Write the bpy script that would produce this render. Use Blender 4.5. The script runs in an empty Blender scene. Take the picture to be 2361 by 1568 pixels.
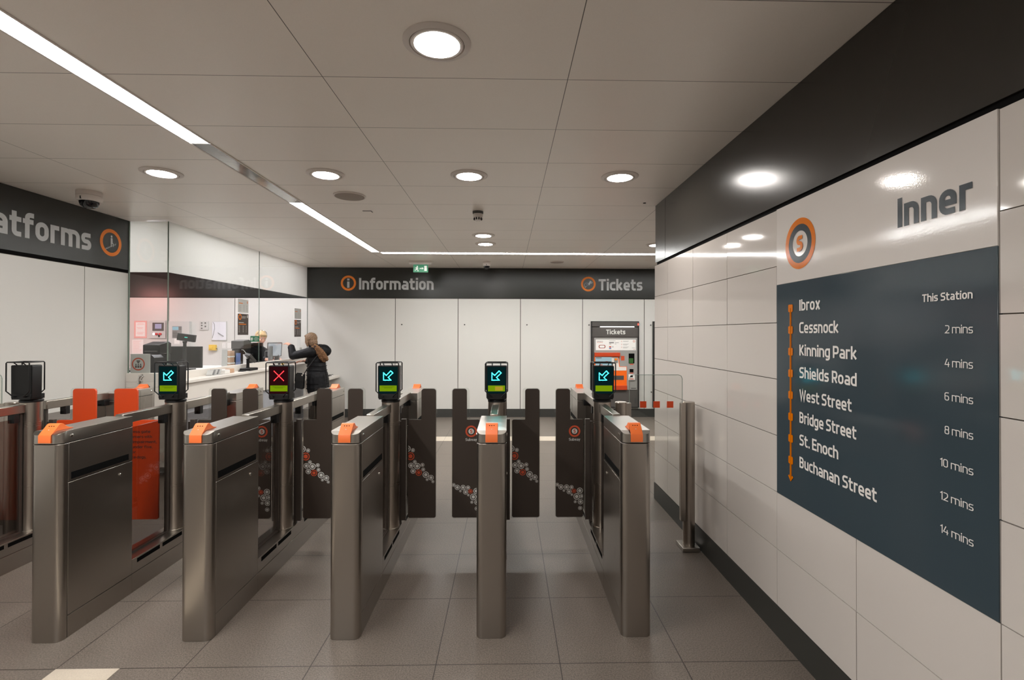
import bpy, bmesh, math, random
from mathutils import Vector, Matrix
R = random.Random(7)
S = bpy.context.scene
COL = S.collection
PI = math.pi

# ------------------------------------------------------------------ materials
MATS = {}
def lin(c): return tuple((v/12.92 if v <= .04045 else ((v+.055)/1.055)**2.4) for v in c)
def rgb(r, g, b): return lin((r/255, g/255, b/255))
def newmat(name):
    m = bpy.data.materials.new(name); m.use_nodes = True
    n = m.node_tree.nodes; l = m.node_tree.links
    return m, n, l, n['Principled BSDF']
def mat(name, col, rough=.5, metal=0., spec=.5, emit=None, es=0., noise=0., nscale=60., bump=0.):
    if name in MATS: return MATS[name]
    m, n, l, p = newmat(name)
    p.inputs['Base Color'].default_value = (*col, 1)
    p.inputs['Roughness'].default_value = rough
    p.inputs['Metallic'].default_value = metal
    p.inputs['Specular IOR Level'].default_value = spec
    if emit:
        p.inputs['Emission Color'].default_value = (*emit, 1); p.inputs['Emission Strength'].default_value = es
    if noise or bump:
        tc = n.new('ShaderNodeTexCoord'); nz = n.new('ShaderNodeTexNoise'); nz.inputs['Scale'].default_value = nscale
        nz.inputs['Detail'].default_value = 3
        l.new(tc.outputs['Object'], nz.inputs['Vector'])
        if noise:
            mr = n.new('ShaderNodeMapRange'); mr.inputs[1].default_value = .3; mr.inputs[2].default_value = .7
            mr.inputs[3].default_value = 1-noise; mr.inputs[4].default_value = 1+noise
            l.new(nz.outputs['Fac'], mr.inputs[0])
            mx = n.new('ShaderNodeVectorMath'); mx.operation = 'SCALE'; mx.inputs[0].default_value = col
            l.new(mr.outputs[0], mx.inputs['Scale']); l.new(mx.outputs[0], p.inputs['Base Color'])
        if bump:
            b = n.new('ShaderNodeBump'); b.inputs['Strength'].default_value = bump; b.inputs['Distance'].default_value = .002
            l.new(nz.outputs['Fac'], b.inputs['Height']); l.new(b.outputs[0], p.inputs['Normal'])
    MATS[name] = m; return m
def emit_mat(name, col, s):
    if name in MATS: return MATS[name]
    m = bpy.data.materials.new(name); m.use_nodes = True
    n = m.node_tree.nodes; l = m.node_tree.links
    n.clear(); e = n.new('ShaderNodeEmission'); o = n.new('ShaderNodeOutputMaterial')
    e.inputs[0].default_value = (*col, 1); e.inputs[1].default_value = s
    l.new(e.outputs[0], o.inputs[0]); MATS[name] = m; return m
def glass_mat(name, tint, refl=1.0, rough=0.0):
    if name in MATS: return MATS[name]
    m = bpy.data.materials.new(name); m.use_nodes = True
    n = m.node_tree.nodes; l = m.node_tree.links; n.clear()
    t = n.new('ShaderNodeBsdfTransparent'); t.inputs[0].default_value = (*tint, 1)
    g = n.new('ShaderNodeBsdfGlossy'); g.inputs['Roughness'].default_value = rough
    f = n.new('ShaderNodeFresnel'); ge = n.new('ShaderNodeNewGeometry'); io = n.new('ShaderNodeMapRange'); io.inputs[3].default_value = 1.45; io.inputs[4].default_value = 1/1.45
    l.new(ge.outputs['Backfacing'], io.inputs[0]); l.new(io.outputs[0], f.inputs[0])
    mu = n.new('ShaderNodeMath'); mu.operation = 'MULTIPLY'; mu.inputs[1].default_value = refl
    x = n.new('ShaderNodeMixShader'); o = n.new('ShaderNodeOutputMaterial')
    l.new(f.outputs[0], mu.inputs[0]); l.new(mu.outputs[0], x.inputs[0]); l.new(t.outputs[0], x.inputs[1]); l.new(g.outputs[0], x.inputs[2])
    l.new(x.outputs[0], o.inputs[0]); MATS[name] = m; return m
def steel(name, col, rough, zscale=(300, 300, 2.5), amp=.08):
    if name in MATS: return MATS[name]
    m, n, l, p = newmat(name)
    tc = n.new('ShaderNodeTexCoord'); mp = n.new('ShaderNodeMapping'); mp.inputs['Scale'].default_value = zscale
    nz = n.new('ShaderNodeTexNoise'); nz.inputs['Scale'].default_value = 1; nz.inputs['Detail'].default_value = 2
    l.new(tc.outputs['Object'], mp.inputs[0]); l.new(mp.outputs[0], nz.inputs['Vector'])
    n2 = n.new('ShaderNodeTexNoise'); n2.inputs['Scale'].default_value = 3.0
    l.new(tc.outputs['Object'], n2.inputs['Vector'])
    ad = n.new('ShaderNodeMath'); ad.operation = 'ADD'; l.new(nz.outputs['Fac'], ad.inputs[0]); l.new(n2.outputs['Fac'], ad.inputs[1])
    mr = n.new('ShaderNodeMapRange'); mr.inputs[1].default_value = .6; mr.inputs[2].default_value = 1.4
    mr.inputs[3].default_value = rough-amp; mr.inputs[4].default_value = rough+amp
    l.new(ad.outputs[0], mr.inputs[0]); l.new(mr.outputs[0], p.inputs['Roughness'])
    p.inputs['Base Color'].default_value = (*col, 1); p.inputs['Metallic'].default_value = 1
    MATS[name] = m; return m
def line_mask(n, l, sock, origin, pitch, half):
    """1 on a joint line, 0 elsewhere, for a world coordinate socket"""
    def M(op, a, b=None):
        k = n.new('ShaderNodeMath'); k.operation = op
        for i, v in enumerate((a, b)):
            if v is None: continue
            if isinstance(v, (int, float)): k.inputs[i].default_value = v
            else: l.new(v, k.inputs[i])
        return k.outputs[0]
    a = M('SUBTRACT', sock, origin-pitch/2); a = M('DIVIDE', a, pitch); a = M('FRACT', a)
    a = M('SUBTRACT', a, .5); a = M('ABSOLUTE', a); a = M('MULTIPLY', a, pitch)
    return M('LESS_THAN', a, half)
def grid_mat(name, col, linecol, gx, gy, half, rough, speck=0., spec=.5, bigvar=.0, axes='xy', speckscale=220., cellvar=0.):
    m, n, l, p = newmat(name)
    g = n.new('ShaderNodeNewGeometry'); s = n.new('ShaderNodeSeparateXYZ'); l.new(g.outputs['Position'], s.inputs[0])
    ax = {'x': 0, 'y': 1, 'z': 2}
    masks = []
    if gx: masks.append(line_mask(n, l, s.outputs[ax[axes[0]]], gx[0], gx[1], half))
    if gy: masks.append(line_mask(n, l, s.outputs[ax[axes[1]]], gy[0], gy[1], half))
    k = masks[0]
    if len(masks) == 2:
        q = n.new('ShaderNodeMath'); q.operation = 'MAXIMUM'; l.new(masks[0], q.inputs[0]); l.new(masks[1], q.inputs[1]); k = q.outputs[0]
    base = None
    nz = n.new('ShaderNodeTexNoise'); nz.inputs['Scale'].default_value = speckscale; nz.inputs['Detail'].default_value = 2
    l.new(g.outputs['Position'], nz.inputs['Vector'])
    n2 = n.new('ShaderNodeTexNoise'); n2.inputs['Scale'].default_value = 1.7; n2.inputs['Detail'].default_value = 3
    l.new(g.outputs['Position'], n2.inputs['Vector'])
    def rng(src, lo, hi, a, b):
        r = n.new('ShaderNodeMapRange'); r.inputs[1].default_value = lo; r.inputs[2].default_value = hi
        r.inputs[3].default_value = a; r.inputs[4].default_value = b; l.new(src, r.inputs[0]); return r.outputs[0]
    f1 = rng(nz.outputs['Fac'], .3, .7, 1-speck, 1+speck); f2 = rng(n2.outputs['Fac'], .3, .7, 1-bigvar, 1+bigvar)
    mu = n.new('ShaderNodeMath'); mu.operation = 'MULTIPLY'; l.new(f1, mu.inputs[0]); l.new(f2, mu.inputs[1])
    sc = n.new('ShaderNodeVectorMath'); sc.operation = 'SCALE'; sc.inputs[0].default_value = col; l.new(mu.outputs[0], sc.inputs['Scale'])
    mx = n.new('ShaderNodeMix'); mx.data_type = 'RGBA'
    l.new(k, mx.inputs['Factor']); l.new(sc.outputs[0], mx.inputs['A']); mx.inputs['B'].default_value = (*linecol, 1)
    l.new(mx.outputs['Result'], p.inputs['Base Color'])
    p.inputs['Roughness'].default_value = rough; p.inputs['Specular IOR Level'].default_value = spec
    MATS[name] = m; return m

# ------------------------------------------------------------------ mesh builder
class MB:
    def __init__(s): s.v = []; s.f = []; s.m = []; s.sm = []
    def add(s, vs, fs, mi=0, smooth=False):
        o = len(s.v); s.v += [tuple(v) for v in vs]
        for f in fs: s.f.append(tuple(i+o for i in f)); s.m.append(mi); s.sm.append(smooth)
        return s
    def box(s, x0, x1, y0, y1, z0, z1, mi=0):
        v = [(x0,y0,z0),(x1,y0,z0),(x1,y1,z0),(x0,y1,z0),(x0,y0,z1),(x1,y0,z1),(x1,y1,z1),(x0,y1,z1)]
        return s.add(v, [(3,2,1,0),(4,5,6,7),(0,1,5,4),(1,2,6,5),(2,3,7,6),(3,0,4,7)], mi)
    def obox(s, c, ax, ay, az, hx, hy, hz, mi=0):
        c = Vector(c); ax, ay, az = Vector(ax), Vector(ay), Vector(az); v = []
        for k in (-1, 1):
            for i, j in ((-1,-1),(1,-1),(1,1),(-1,1)): v.append(c+ax*hx*i+ay*hy*j+az*hz*k)
        return s.add(v, [(3,2,1,0),(4,5,6,7),(0,1,5,4),(1,2,6,5),(2,3,7,6),(3,0,4,7)], mi)
    def prism(s, pts, o, u, v, n, a, b, mi=0):
        """2D polygon pts in plane (o,u,v), from a to b along n"""
        o, u, v, n = Vector(o), Vector(u), Vector(v), Vector(n); k = len(pts)
        vs = [o+u*p[0]+v*p[1]+n*a for p in pts]+[o+u*p[0]+v*p[1]+n*b for p in pts]
        fs = [tuple(range(k))[::-1], tuple(range(k, 2*k))]+[(i, (i+1) % k, k+(i+1) % k, k+i) for i in range(k)]
        return s.add(vs, fs, mi)
    def flat(s, pts, o, u, v, mi=0):
        o, u, v = Vector(o), Vector(u), Vector(v)
        return s.add([o+u*p[0]+v*p[1] for p in pts], [tuple(range(len(pts)))], mi)
    def rect(s, x0, x1, y0, y1, o, u, v, mi=0): return s.flat([(x0,y0),(x1,y0),(x1,y1),(x0,y1)], o, u, v, mi)
    def ring(s, c, r0, r1, o, u, v, seg=40, mi=0, clip=None):
        o, u, v = Vector(o), Vector(u), Vector(v); vs = []
        def cl(x, y):
            if clip: x = min(max(x, clip[0]), clip[1]); y = min(max(y, clip[2]), clip[3])
            return o+u*x+v*y
        if r0 <= 0:
            vs = [cl(c[0]+r1*math.cos(2*PI*i/seg), c[1]+r1*math.sin(2*PI*i/seg)) for i in range(seg)]
            return s.add(vs, [tuple(range(seg))], mi)
        for i in range(seg):
            a = 2*PI*i/seg
            for r in (r0, r1): vs.append(cl(c[0]+r*math.cos(a), c[1]+r*math.sin(a)))
        return s.add(vs, [(2*i, 2*i+1, (2*i+3) % (2*seg), (2*i+2) % (2*seg)) for i in range(seg)], mi)
    def lathe(s, prof, c, seg=32, axis='z', mi=0, smooth=True, caps=True):
        vs = []; c = Vector(c)
        for r, h in prof:
            for i in range(seg):
                a = 2*PI*i/seg; x, y = r*math.cos(a), r*math.sin(a)
                vs.append(c+Vector((x, y, h) if axis == 'z' else (x, h, y) if axis == 'y' else (h, x, y)))
        fs = []
        for k in range(len(prof)-1):
            for i in range(seg):
                j = (i+1) % seg; fs.append((k*seg+i, k*seg+j, (k+1)*seg+j, (k+1)*seg+i))
        s.add(vs, fs, mi, smooth)
        if caps:
            o = len(s.v)-len(vs)
            for k in (0, len(prof)-1):
                if prof[k][0] > 1e-6:
                    s.f.append(tuple(o+k*seg+i for i in range(seg))); s.m.append(mi); s.sm.append(False)
        return s
    def tube(s, path, r, seg=8, mi=0, closed=False):
        P = [Vector(p) for p in path]; n = len(P); vs = []; prev = None
        rr = r if isinstance(r, (list, tuple)) else [r]*n
        for i, p in enumerate(P):
            if closed: d = (P[(i+1) % n]-P[i-1])
            else: d = P[min(i+1, n-1)]-P[max(i-1, 0)]
            d.normalize()
            if prev is None: a = d.orthogonal().normalized()
            else: a = (prev-d*prev.dot(d)).normalized()
            prev = a; b = d.cross(a)
            for k in range(seg):
                t = 2*PI*k/seg; vs.append(p+(a*math.cos(t)+b*math.sin(t))*rr[i])
        fs = []; m = n if closed else n-1
        for i in range(m):
            for k in range(seg):
                q = (k+1) % seg; j = (i+1) % n; fs.append((i*seg+k, i*seg+q, j*seg+q, j*seg+k))
        s.add(vs, fs, mi, True)
        if not closed:
            o = len(s.v)-len(vs)
            s.f.append(tuple(o+k for k in range(seg))[::-1]); s.m.append(mi); s.sm.append(False)
            s.f.append(tuple(o+(n-1)*seg+k for k in range(seg))); s.m.append(mi); s.sm.append(False)
        return s
    def ball(s, c, r, seg=16, rings=10, mi=0, rot=None):
        if not isinstance(r, (tuple, list)): r = (r, r, r)
        vs = []; c = Vector(c)
        def P(v):
            v = Vector(v)
            if rot: v = rot @ v
            return c+v
        vs.append(P((0, 0, -r[2])))
        for k in range(1, rings):
            t = -PI/2+PI*k/rings
            for i in range(seg):
                a = 2*PI*i/seg; vs.append(P((r[0]*math.cos(t)*math.cos(a), r[1]*math.cos(t)*math.sin(a), r[2]*math.sin(t))))
        vs.append(P((0, 0, r[2]))); fs = []
        for i in range(seg):
            j = (i+1) % seg; fs.append((0, 1+j, 1+i)); fs.append((len(vs)-1, len(vs)-1-seg+i, len(vs)-1-seg+j))
            for k in range(rings-2): fs.append((1+k*seg+i, 1+k*seg+j, 1+(k+1)*seg+j, 1+(k+1)*seg+i))
        return s.add(vs, fs, mi, True)
    def limb(s, pts):
        """tapered chain of (x,y,z,r)"""
        for a, b in zip(pts, pts[1:]):
            s.tube([a[:3], b[:3]], [a[3], b[3]], 14)
        for a in pts: s.ball(a[:3], a[3], 14, 8)
        return s
    def text(s, string, o, u, v, cap, width=None, bold=.12, mi=0, align='l', spacing=1.0, xs=None):
        vs, fs, w = text_geo(string, bold, spacing)
        sx = cap/CAP*(xs or 1.0) if not width else width/w
        sy = cap/CAP
        off = 0 if align == 'l' else -w*sx if align == 'r' else -w*sx/2
        o, u, v = Vector(o), Vector(u), Vector(v)
        w_ = u.cross(v)
        return s.add([o+u*(p[0]*sx+off)+v*(p[1]*sy)+w_*p[2] for p in vs], fs, mi)
    def mesh(s, name, mats, off=(0, 0, 0), bevel=0):
        me = bpy.data.meshes.new(name); o = Vector(off)
        me.from_pydata([Vector(v)-o for v in s.v], [], s.f)
        for m in (mats if isinstance(mats, (list, tuple)) else [mats]): me.materials.append(m)
        me.polygons.foreach_set('material_index', s.m); me.polygons.foreach_set('use_smooth', s.sm)
        me.update()
        bm = bmesh.new(); bm.from_mesh(me)
        bmesh.ops.recalc_face_normals(bm, faces=bm.faces)
        bm.to_mesh(me); bm.free()
        me.set_sharp_from_angle(angle=math.radians(38))
        return me
TXT = {}; CAP = 1.0
# a squarish sans drawn as strokes: cap height 1, lower case .76; t = stem thickness
def glyph(ch, t):
    h = t/2; xh = .765; A = 1.03; D = -.25; w = .50+t*.42; r = .15+t*.25; q = .13
    L, Rr, lo, hi, mid = h, w-h, h, xh-h, xh*.5
    c = ch
    if c == ' ': return [], .24
    if c in 'n': return [[(L,0),(L,xh)], [(L,hi),(Rr,hi,r),(Rr,0)]], w
    if c == 'h': return [[(L,0),(L,A)], [(L,hi),(Rr,hi,r),(Rr,0)]], w
    if c == 'm':
        m_ = w-h*1.2; e = 2*m_-h
        return [[(L,0),(L,xh)], [(L,hi),(m_,hi,r),(m_,0)], [(m_-h,hi),(e,hi,r),(e,0)]], e+h
    if c == 'u': return [[(L,xh),(L,lo,r),(Rr,lo)], [(Rr,0),(Rr,xh)]], w
    if c == 'o': return [[(L,mid),(L,hi,r),(Rr,hi,r),(Rr,lo,r),(L,lo,r),(L,mid)]], w
    if c == 'e': return [[(L,mid-.02),(Rr,mid-.02)], [(Rr,mid-.02-h),(Rr,hi,r),(L,hi,r),(L,lo,r),(Rr+h*.4,lo)]], w
    if c == 'c': w -= .07; return [[(w,hi),(L,hi,r),(L,lo,r),(w,lo)]], w
    if c == 'a': return [[(L+.02,hi),(Rr,hi,r),(Rr,0)], [(Rr,mid-h*.1),(L,mid-h*.1,q),(L,lo,q),(Rr,lo)]], w
    if c == 's': w -= .05; R2 = w-h; return [[(R2+h*.6,hi),(L,hi,q),(L,mid,q),(R2,mid,q),(R2,lo,q),(L-h*.7,lo)]], w
    if c == 't': x = h+.07; return [[(x,.97),(x,lo,q),(.42+h*.3,lo)], [(-.02,hi),(.42+h*.3,hi)]], .42+h*.3
    if c == 'f': x = h+.07; return [[(.44,A-h),(x,A-h,q),(x,0)], [(-.02,hi),(.42,hi)]], .42
    if c == 'r': return [[(L,0),(L,xh)], [(L,hi),(.36+h*.5,hi)]], .36+h*.5
    if c == 'i': return [[(L,0),(L,xh)], [(L,.855),(L,A)]], t
    if c == 'l': return [[(L,0),(L,A)]], t
    if c == 'k': return [[(L,0),(L,A)], [(Rr,xh-h*.5),(t+h*.4,mid),(Rr+h*.3,h*.5)]], w
    if c == 'b': return [[(L,0),(L,A)], [(L,hi),(Rr,hi,r),(Rr,lo,r),(L,lo)]], w
    if c == 'd': return [[(Rr,0),(Rr,A)], [(Rr,hi),(L,hi,r),(L,lo,r),(Rr,lo)]], w
    if c == 'p': return [[(L,D),(L,xh)], [(L,hi),(Rr,hi,r),(Rr,lo,r),(L,lo)]], w
    if c == 'g': return [[(Rr,xh),(Rr,D+h,r),(L+.02,D+h)], [(Rr,hi),(L,hi,r),(L,lo,r),(Rr,lo)]], w
    if c == 'v': return [[(h,xh),(w/2,h*.4),(w-h,xh)]], w
    if c == 'y': return [[(h,xh),(w/2,.02)], [(w-h,xh),(w/2-.10,D)]], w
    if c == 'w': v = w*.42+h; return [[(h,xh),(v*.62,h*.5),(v+h*.3,xh*.92),(v*1.38+h*.6,h*.5),(2*v-h+h*.6,xh)]], 2*v+h*.6
    if c == 'x': return [[(h,xh),(w-h,0)], [(w-h,xh),(h,0)]], w
    if c == 'W': v = .36+h; return [[(h,1),(v*.62,h*.5),(v+h*.3,.95),(v*1.38+h*.6,h*.5),(2*v-h+h*.6,1)]], 2*v+h*.6
    if c == ',': return [[(h,t),(h,0),(h-.05,-.13)]], t
    if c == '.': return [[(h,0),(h,t*1.1)]], t
    W_ = w+.04; R3 = W_-h
    if c == 'I': return [[(L,0),(L,1)]], t
    if c == 'T': return [[(0,1-h),(W_+.04,1-h)], [(W_/2+.02,0),(W_/2+.02,1)]], W_+.04
    if c == 'S': return [[(R3+h*.6,1-h),(L,1-h,r),(L,.52,r),(R3,.52,r),(R3,h,r),(L-h*.7,h)]], W_
    if c == 'C': return [[(W_,1-h),(L,1-h,r),(L,h,r),(W_,h)]], W_
    if c == 'K': return [[(L,0),(L,1)], [(R3,1-h*.5),(t+h*.4,.5),(R3+h*.3,h*.5)]], W_
    if c == 'P': return [[(L,0),(L,1)], [(L,1-h),(R3,1-h,r),(R3,.40,r),(L,.40)]], W_
    if c == 'R': return [[(L,0),(L,1)], [(L,1-h),(R3,1-h,r),(R3,.42,r),(L,.42)], [(W_*.5,.42),(R3+h*.1,h*.4)]], W_
    if c == 'B': return [[(L,0),(L,1)], [(L,1-h),(R3-.02,1-h,r),(R3-.02,.53,q),(L,.53)], [(L,.53),(R3,.53,q),(R3,h,r),(L,h)]], W_
    if c == 'E': return [[(W_-.04,1-h),(L,1-h),(L,h),(W_-.04,h)], [(L,.51),(W_-.08,.51)]], W_-.04
    if c == '0': return [[(L,.5),(L,1-h,r),(Rr,1-h,r),(Rr,h,r),(L,h,r),(L,.5)]], w
    if c == '1': return [[(.0,.80),(.20,1-h*.6),(.20,0)]], .20+h
    if c == '2': return [[(L-h*.5,1-h),(Rr,1-h,r),(Rr,.52,q),(L,h),(w,h)]], w
    if c == '4': return [[(w*.55,1),(L*.6,.30),(w+.03,.30)], [(Rr-.04,.62),(Rr-.04,0)]], w+.03
    if c == '6': return [[(Rr+h*.4,1-h),(L,1-h,r),(L,h,r),(Rr,h,r),(Rr,.56,r),(L,.56)]], w
    if c == '8': return [[(w/2,1-h),(L+.015,1-h,q),(L+.015,.54,q),(Rr-.015,.54,q),(Rr-.015,1-h,q),(w/2,1-h)], [(w/2,.54),(L,.54,q),(L,h,q),(Rr,h,q),(Rr,.54,q),(w/2,.54)]], w
    return [[(L,0),(L,1)]], t
def stroke(path, t, vs, fs):
    P = []
    n = len(path)
    for i, p in enumerate(path):
        v = Vector(p[:2])
        if len(p) > 2 and 0 < i < n-1:
            a = Vector(path[i-1][:2])-v; b = Vector(path[i+1][:2])-v
            rr = min(p[2], a.length*.98 if i == 1 else a.length*.5, b.length*.98 if i == n-2 else b.length*.5)
            a.normalize(); b.normalize(); an = a.angle(b); d = rr; R_ = d*math.tan(an/2)
            c = v+(a+b).normalized()*(R_/math.sin(an/2)); s0 = v+a*d-c; s1 = v+b*d-c
            a0 = math.atan2(s0.y, s0.x); da = (math.atan2(s1.y, s1.x)-a0+PI) % (2*PI)-PI
            for k in range(6):
                th = a0+da*k/5; P.append(Vector((c.x+R_*math.cos(th), c.y+R_*math.sin(th))))
        else: P.append(v)
    Q = [P[0]]
    for p in P[1:]:
        if (p-Q[-1]).length > 1e-5: Q.append(p)
    P = Q; closed = (P[0]-P[-1]).length < 1e-5 and len(P) > 3
    if closed: P = P[:-1]
    m = len(P); o = len(vs)
    for i in range(m):
        if closed or 0 < i < m-1:
            d0 = (P[i]-P[i-1]).normalized(); d1 = (P[(i+1) % m]-P[i]).normalized()
        elif i == 0: d0 = d1 = (P[1]-P[0]).normalized()
        else: d0 = d1 = (P[-1]-P[-2]).normalized()
        n0 = Vector((-d0.y, d0.x)); n1 = Vector((-d1.y, d1.x)); nn = (n0+n1).normalized()
        k = t/2/max(.4, nn.dot(n0))
        vs.append(tuple(P[i]+nn*k)); vs.append(tuple(P[i]-nn*k))
    for i in range(m if closed else m-1):
        j = (i+1) % m; fs.append((o+2*i, o+2*i+1, o+2*j+1, o+2*j))
def text_geo(string, bold, spacing=1.0):
    """bold = stem thickness as a share of the cap height"""
    t = bold or .11
    key = (string, t)
    if key in TXT: return TXT[key]
    vs, fs = [], []; x = 0.; k_ = 0; gap = .105-t*.14
    for ch in string:
        st, w = glyph(ch, t); tmp = []
        for p in st: stroke(p, t, tmp_v := [], tmp_f := []); o = len(vs); k_ += 1; vs += [(a+x, b, (k_ % 4)*.0002) for a, b in tmp_v]; fs += [tuple(i+o for i in f_) for f_ in tmp_f]
        x += w+(gap if ch != ' ' else 0)
    x0 = min(v[0] for v in vs); x1 = max(v[0] for v in vs)
    vs = [(a-x0, b, c_) for a, b, c_ in vs]
    TXT[key] = (vs, fs, x1-x0); return TXT[key]

# ------------------------------------------------------------------ objects
def bev(o, w, seg=2):
    if w:
        b = o.modifiers.new('bevel', 'BEVEL'); b.width = w; b.segments = seg; b.limit_method = 'ANGLE'; b.angle_limit = math.radians(40)
    return o
def tag(o, label, cat, group=None):
    o['label'] = label; o['category'] = cat
    if group: o['group'] = group
    return o
def thing(name, label, cat, loc, group=None):
    o = bpy.data.objects.new(name, None); COL.objects.link(o); o.location = loc; o.empty_display_size = .1
    return tag(o, label, cat, group)
def wloc(o):
    p = Vector((0, 0, 0))
    while o: p += o.location; o = o.parent
    return p
def part(name, mb, m, parent, bevel=0, label=None, local=False):
    """mesh given in world coordinates (or the parent's with local=True)"""
    off = (0, 0, 0) if local else wloc(parent)
    o = bpy.data.objects.new(name, mb if isinstance(mb, bpy.types.Mesh) else mb.mesh(name, m, off))
    COL.objects.link(o); o.parent = parent; bev(o, bevel)
    if label: o['label'] = label
    return o
def solo(name, mb, m, label, cat, group=None, bevel=0):
    xs = [v[0] for v in mb.v]; ys = [v[1] for v in mb.v]; zs = [v[2] for v in mb.v]
    off = ((min(xs)+max(xs))/2, (min(ys)+max(ys))/2, min(zs))
    o = bpy.data.objects.new(name, mb.mesh(name, m, off)); o.location = off; COL.objects.link(o); bev(o, bevel)
    return tag(o, label, cat, group)
def struct(name, mb, m, parent=None, bevel=0):
    o = bpy.data.objects.new(name, mb.mesh(name, m, wloc(parent) if parent else (0, 0, 0))); COL.objects.link(o); bev(o, bevel)
    if parent: o.parent = parent
    else: o['kind'] = 'structure'
    return o
def rpoly(pts, rad, seg=5):
    """polygon with rounded corners; rad scalar or list"""
    out = []; n = len(pts)
    for i in range(n):
        p = Vector(pts[i]); a = Vector(pts[i-1])-p; b = Vector(pts[(i+1) % n])-p
        r = rad[i] if isinstance(rad, (list, tuple)) else rad
        if r <= 0: out.append(tuple(p)); continue
        a.normalize(); b.normalize(); r = min(r, 9)
        ang = a.angle(b); d = r/math.tan(ang/2)
        c = p+(a+b).normalized()*(r/math.sin(ang/2))
        s0 = p+a*d-c; s1 = p+b*d-c
        a0 = math.atan2(s0.y, s0.x); a1 = math.atan2(s1.y, s1.x); da = (a1-a0+PI) % (2*PI)-PI
        for k in range(seg+1):
            t = a0+da*k/seg; out.append((c.x+r*math.cos(t), c.y+r*math.sin(t)))
    return out
def remesh(name, mb, m, voxel, smooth=4, parent=None, loc=None, noise=0., nsize=.02):
    off = loc if loc is not None else wloc(parent)
    me = mb.mesh(name+'_raw', m, off)
    o = bpy.data.objects.new(name, me); COL.objects.link(o)
    q = o.modifiers.new('r', 'REMESH'); q.mode = 'VOXEL'; q.voxel_size = voxel; q.use_smooth_shade = True
    if smooth:
        w = o.modifiers.new('s', 'SMOOTH'); w.factor = .5; w.iterations = smooth
    if noise:
        t = bpy.data.textures.new(name, 'CLOUDS'); t.noise_scale = nsize
        d = o.modifiers.new('d', 'DISPLACE'); d.texture = t; d.strength = noise; d.texture_coords = 'LOCAL'
    dg = bpy.context.evaluated_depsgraph_get(); dg.update()
    res = bpy.data.meshes.new_from_object(o.evaluated_get(dg)); res.name = name
    o.modifiers.clear(); o.data = res; bpy.data.meshes.remove(me)
    res.materials.clear()
    for k in (m if isinstance(m, (list, tuple)) else [m]): res.materials.append(k)
    for p in res.polygons: p.use_smooth = True
    if parent: o.parent = parent
    else: o.location = loc
    return o

X, Y, Z = Vector((1, 0, 0)), Vector((0, 1, 0)), Vector((0, 0, 1))
NX, NY, NZ = -X, -Y, -Z

# ------------------------------------------------------------------ palette
m_floor = grid_mat('floor_tile', rgb(106, 97, 89), rgb(50, 44, 40), (-.3395, .6), (.0183, .6), .0024, .42, speck=.38, spec=.4, bigvar=.07, speckscale=150.)
m_pale = grid_mat('pale_floor_tile', rgb(190, 178, 162), rgb(120, 110, 100), (-.3395, .6), (.0183, .6), .0022, .42, speck=.08)
m_ceil = grid_mat('ceiling_panel', rgb(238, 231, 223), rgb(92, 86, 80), (-.904, 1.2), (2.441, .6), .0020, .34, speck=.015, bigvar=.01, spec=.6)
m_tile = mat('wall_tile', rgb(203, 196, 190), .06, spec=.5)
m_grout = mat('tile_grout', rgb(110, 98, 88), .8)
m_bulk = mat('bulkhead_panel', rgb(44, 41, 37), .21, spec=.4)
m_fascia = grid_mat('fascia_panel', rgb(40, 40, 36), rgb(30, 30, 28), (1.453, 60), None, .001, .27, speck=.04, spec=.35)
m_white = mat('white_wall_panel', rgb(209, 207, 202), .30, spec=.5)
m_joint = mat('panel_joint', rgb(70, 64, 58), .7)
m_base = mat('baseboard_dark', rgb(52, 52, 49), .45)
m_black = mat('black_plastic', rgb(17, 17, 18), .4, spec=.35)
m_blackm = mat('black_matte', rgb(6, 6, 6), .8, spec=.1)
m_gap = mat('dark_gap', rgb(8, 7, 7), .8, spec=.1)
m_steel = steel('brushed_steel', (.40, .37, .335), .29, (500, 500, 6.0), .02)
m_steel2 = mat('brushed_steel_cap', (.44, .415, .38), .30, 1)
m_rail = mat('steel_rail', (.42, .39, .35), .29, 1)
m_tubes = steel('steel_tube', (.45, .405, .36), .30, (400, 400, 3), .02)
m_chrome = mat('chrome', (.75, .74, .72), .12, 1)
m_orange = mat('orange_plastic', rgb(240, 118, 58), .42, spec=.4)
m_orangef = mat('orange_film', rgb(214, 70, 20), .35)
m_brown = mat('dark_brown_film', rgb(60, 51, 45), .32)
m_post = mat('hinge_post_brown', rgb(62, 54, 49), .4)
m_gglass = glass_mat('smoked_glass', (.66, .64, .63), 1.0)
m_pglass = glass_mat('clear_glass', (.94, .95, .94), .8)
m_oglass = glass_mat('office_glass', (.95, .96, .955), 1.1)
m_vwhite = mat('white_vinyl', rgb(206, 205, 200), .5)
m_vgrey = mat('grey_vinyl', rgb(186, 188, 188), .5)
m_vorange = mat('orange_vinyl', rgb(226, 122, 30), .45, spec=.3)
m_vred = mat('red_vinyl', rgb(196, 78, 44), .45)
m_signw = mat('sign_white', rgb(214, 208, 203), .085, spec=.5, bump=.05, nscale=130)
m_signb = mat('sign_slate', rgb(58, 70, 77), .12, spec=.4, bump=.05, nscale=130)
m_slate = mat('slate_vinyl', rgb(34, 45, 52), .18, spec=.3)
m_sorange = mat('sign_orange', rgb(214, 114, 0), .15, spec=.3)
m_swhite = mat('sign_letter_white', rgb(232, 228, 224), .25)
m_cam = mat('camera_white', rgb(214, 206, 200), .4)
m_dome = mat('camera_dome', rgb(18, 18, 22), .06)
m_counter = mat('counter_white', rgb(226, 220, 212), .3)
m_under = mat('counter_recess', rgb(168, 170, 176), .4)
m_card = mat('cardboard', rgb(196, 160, 132), .8)
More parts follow.
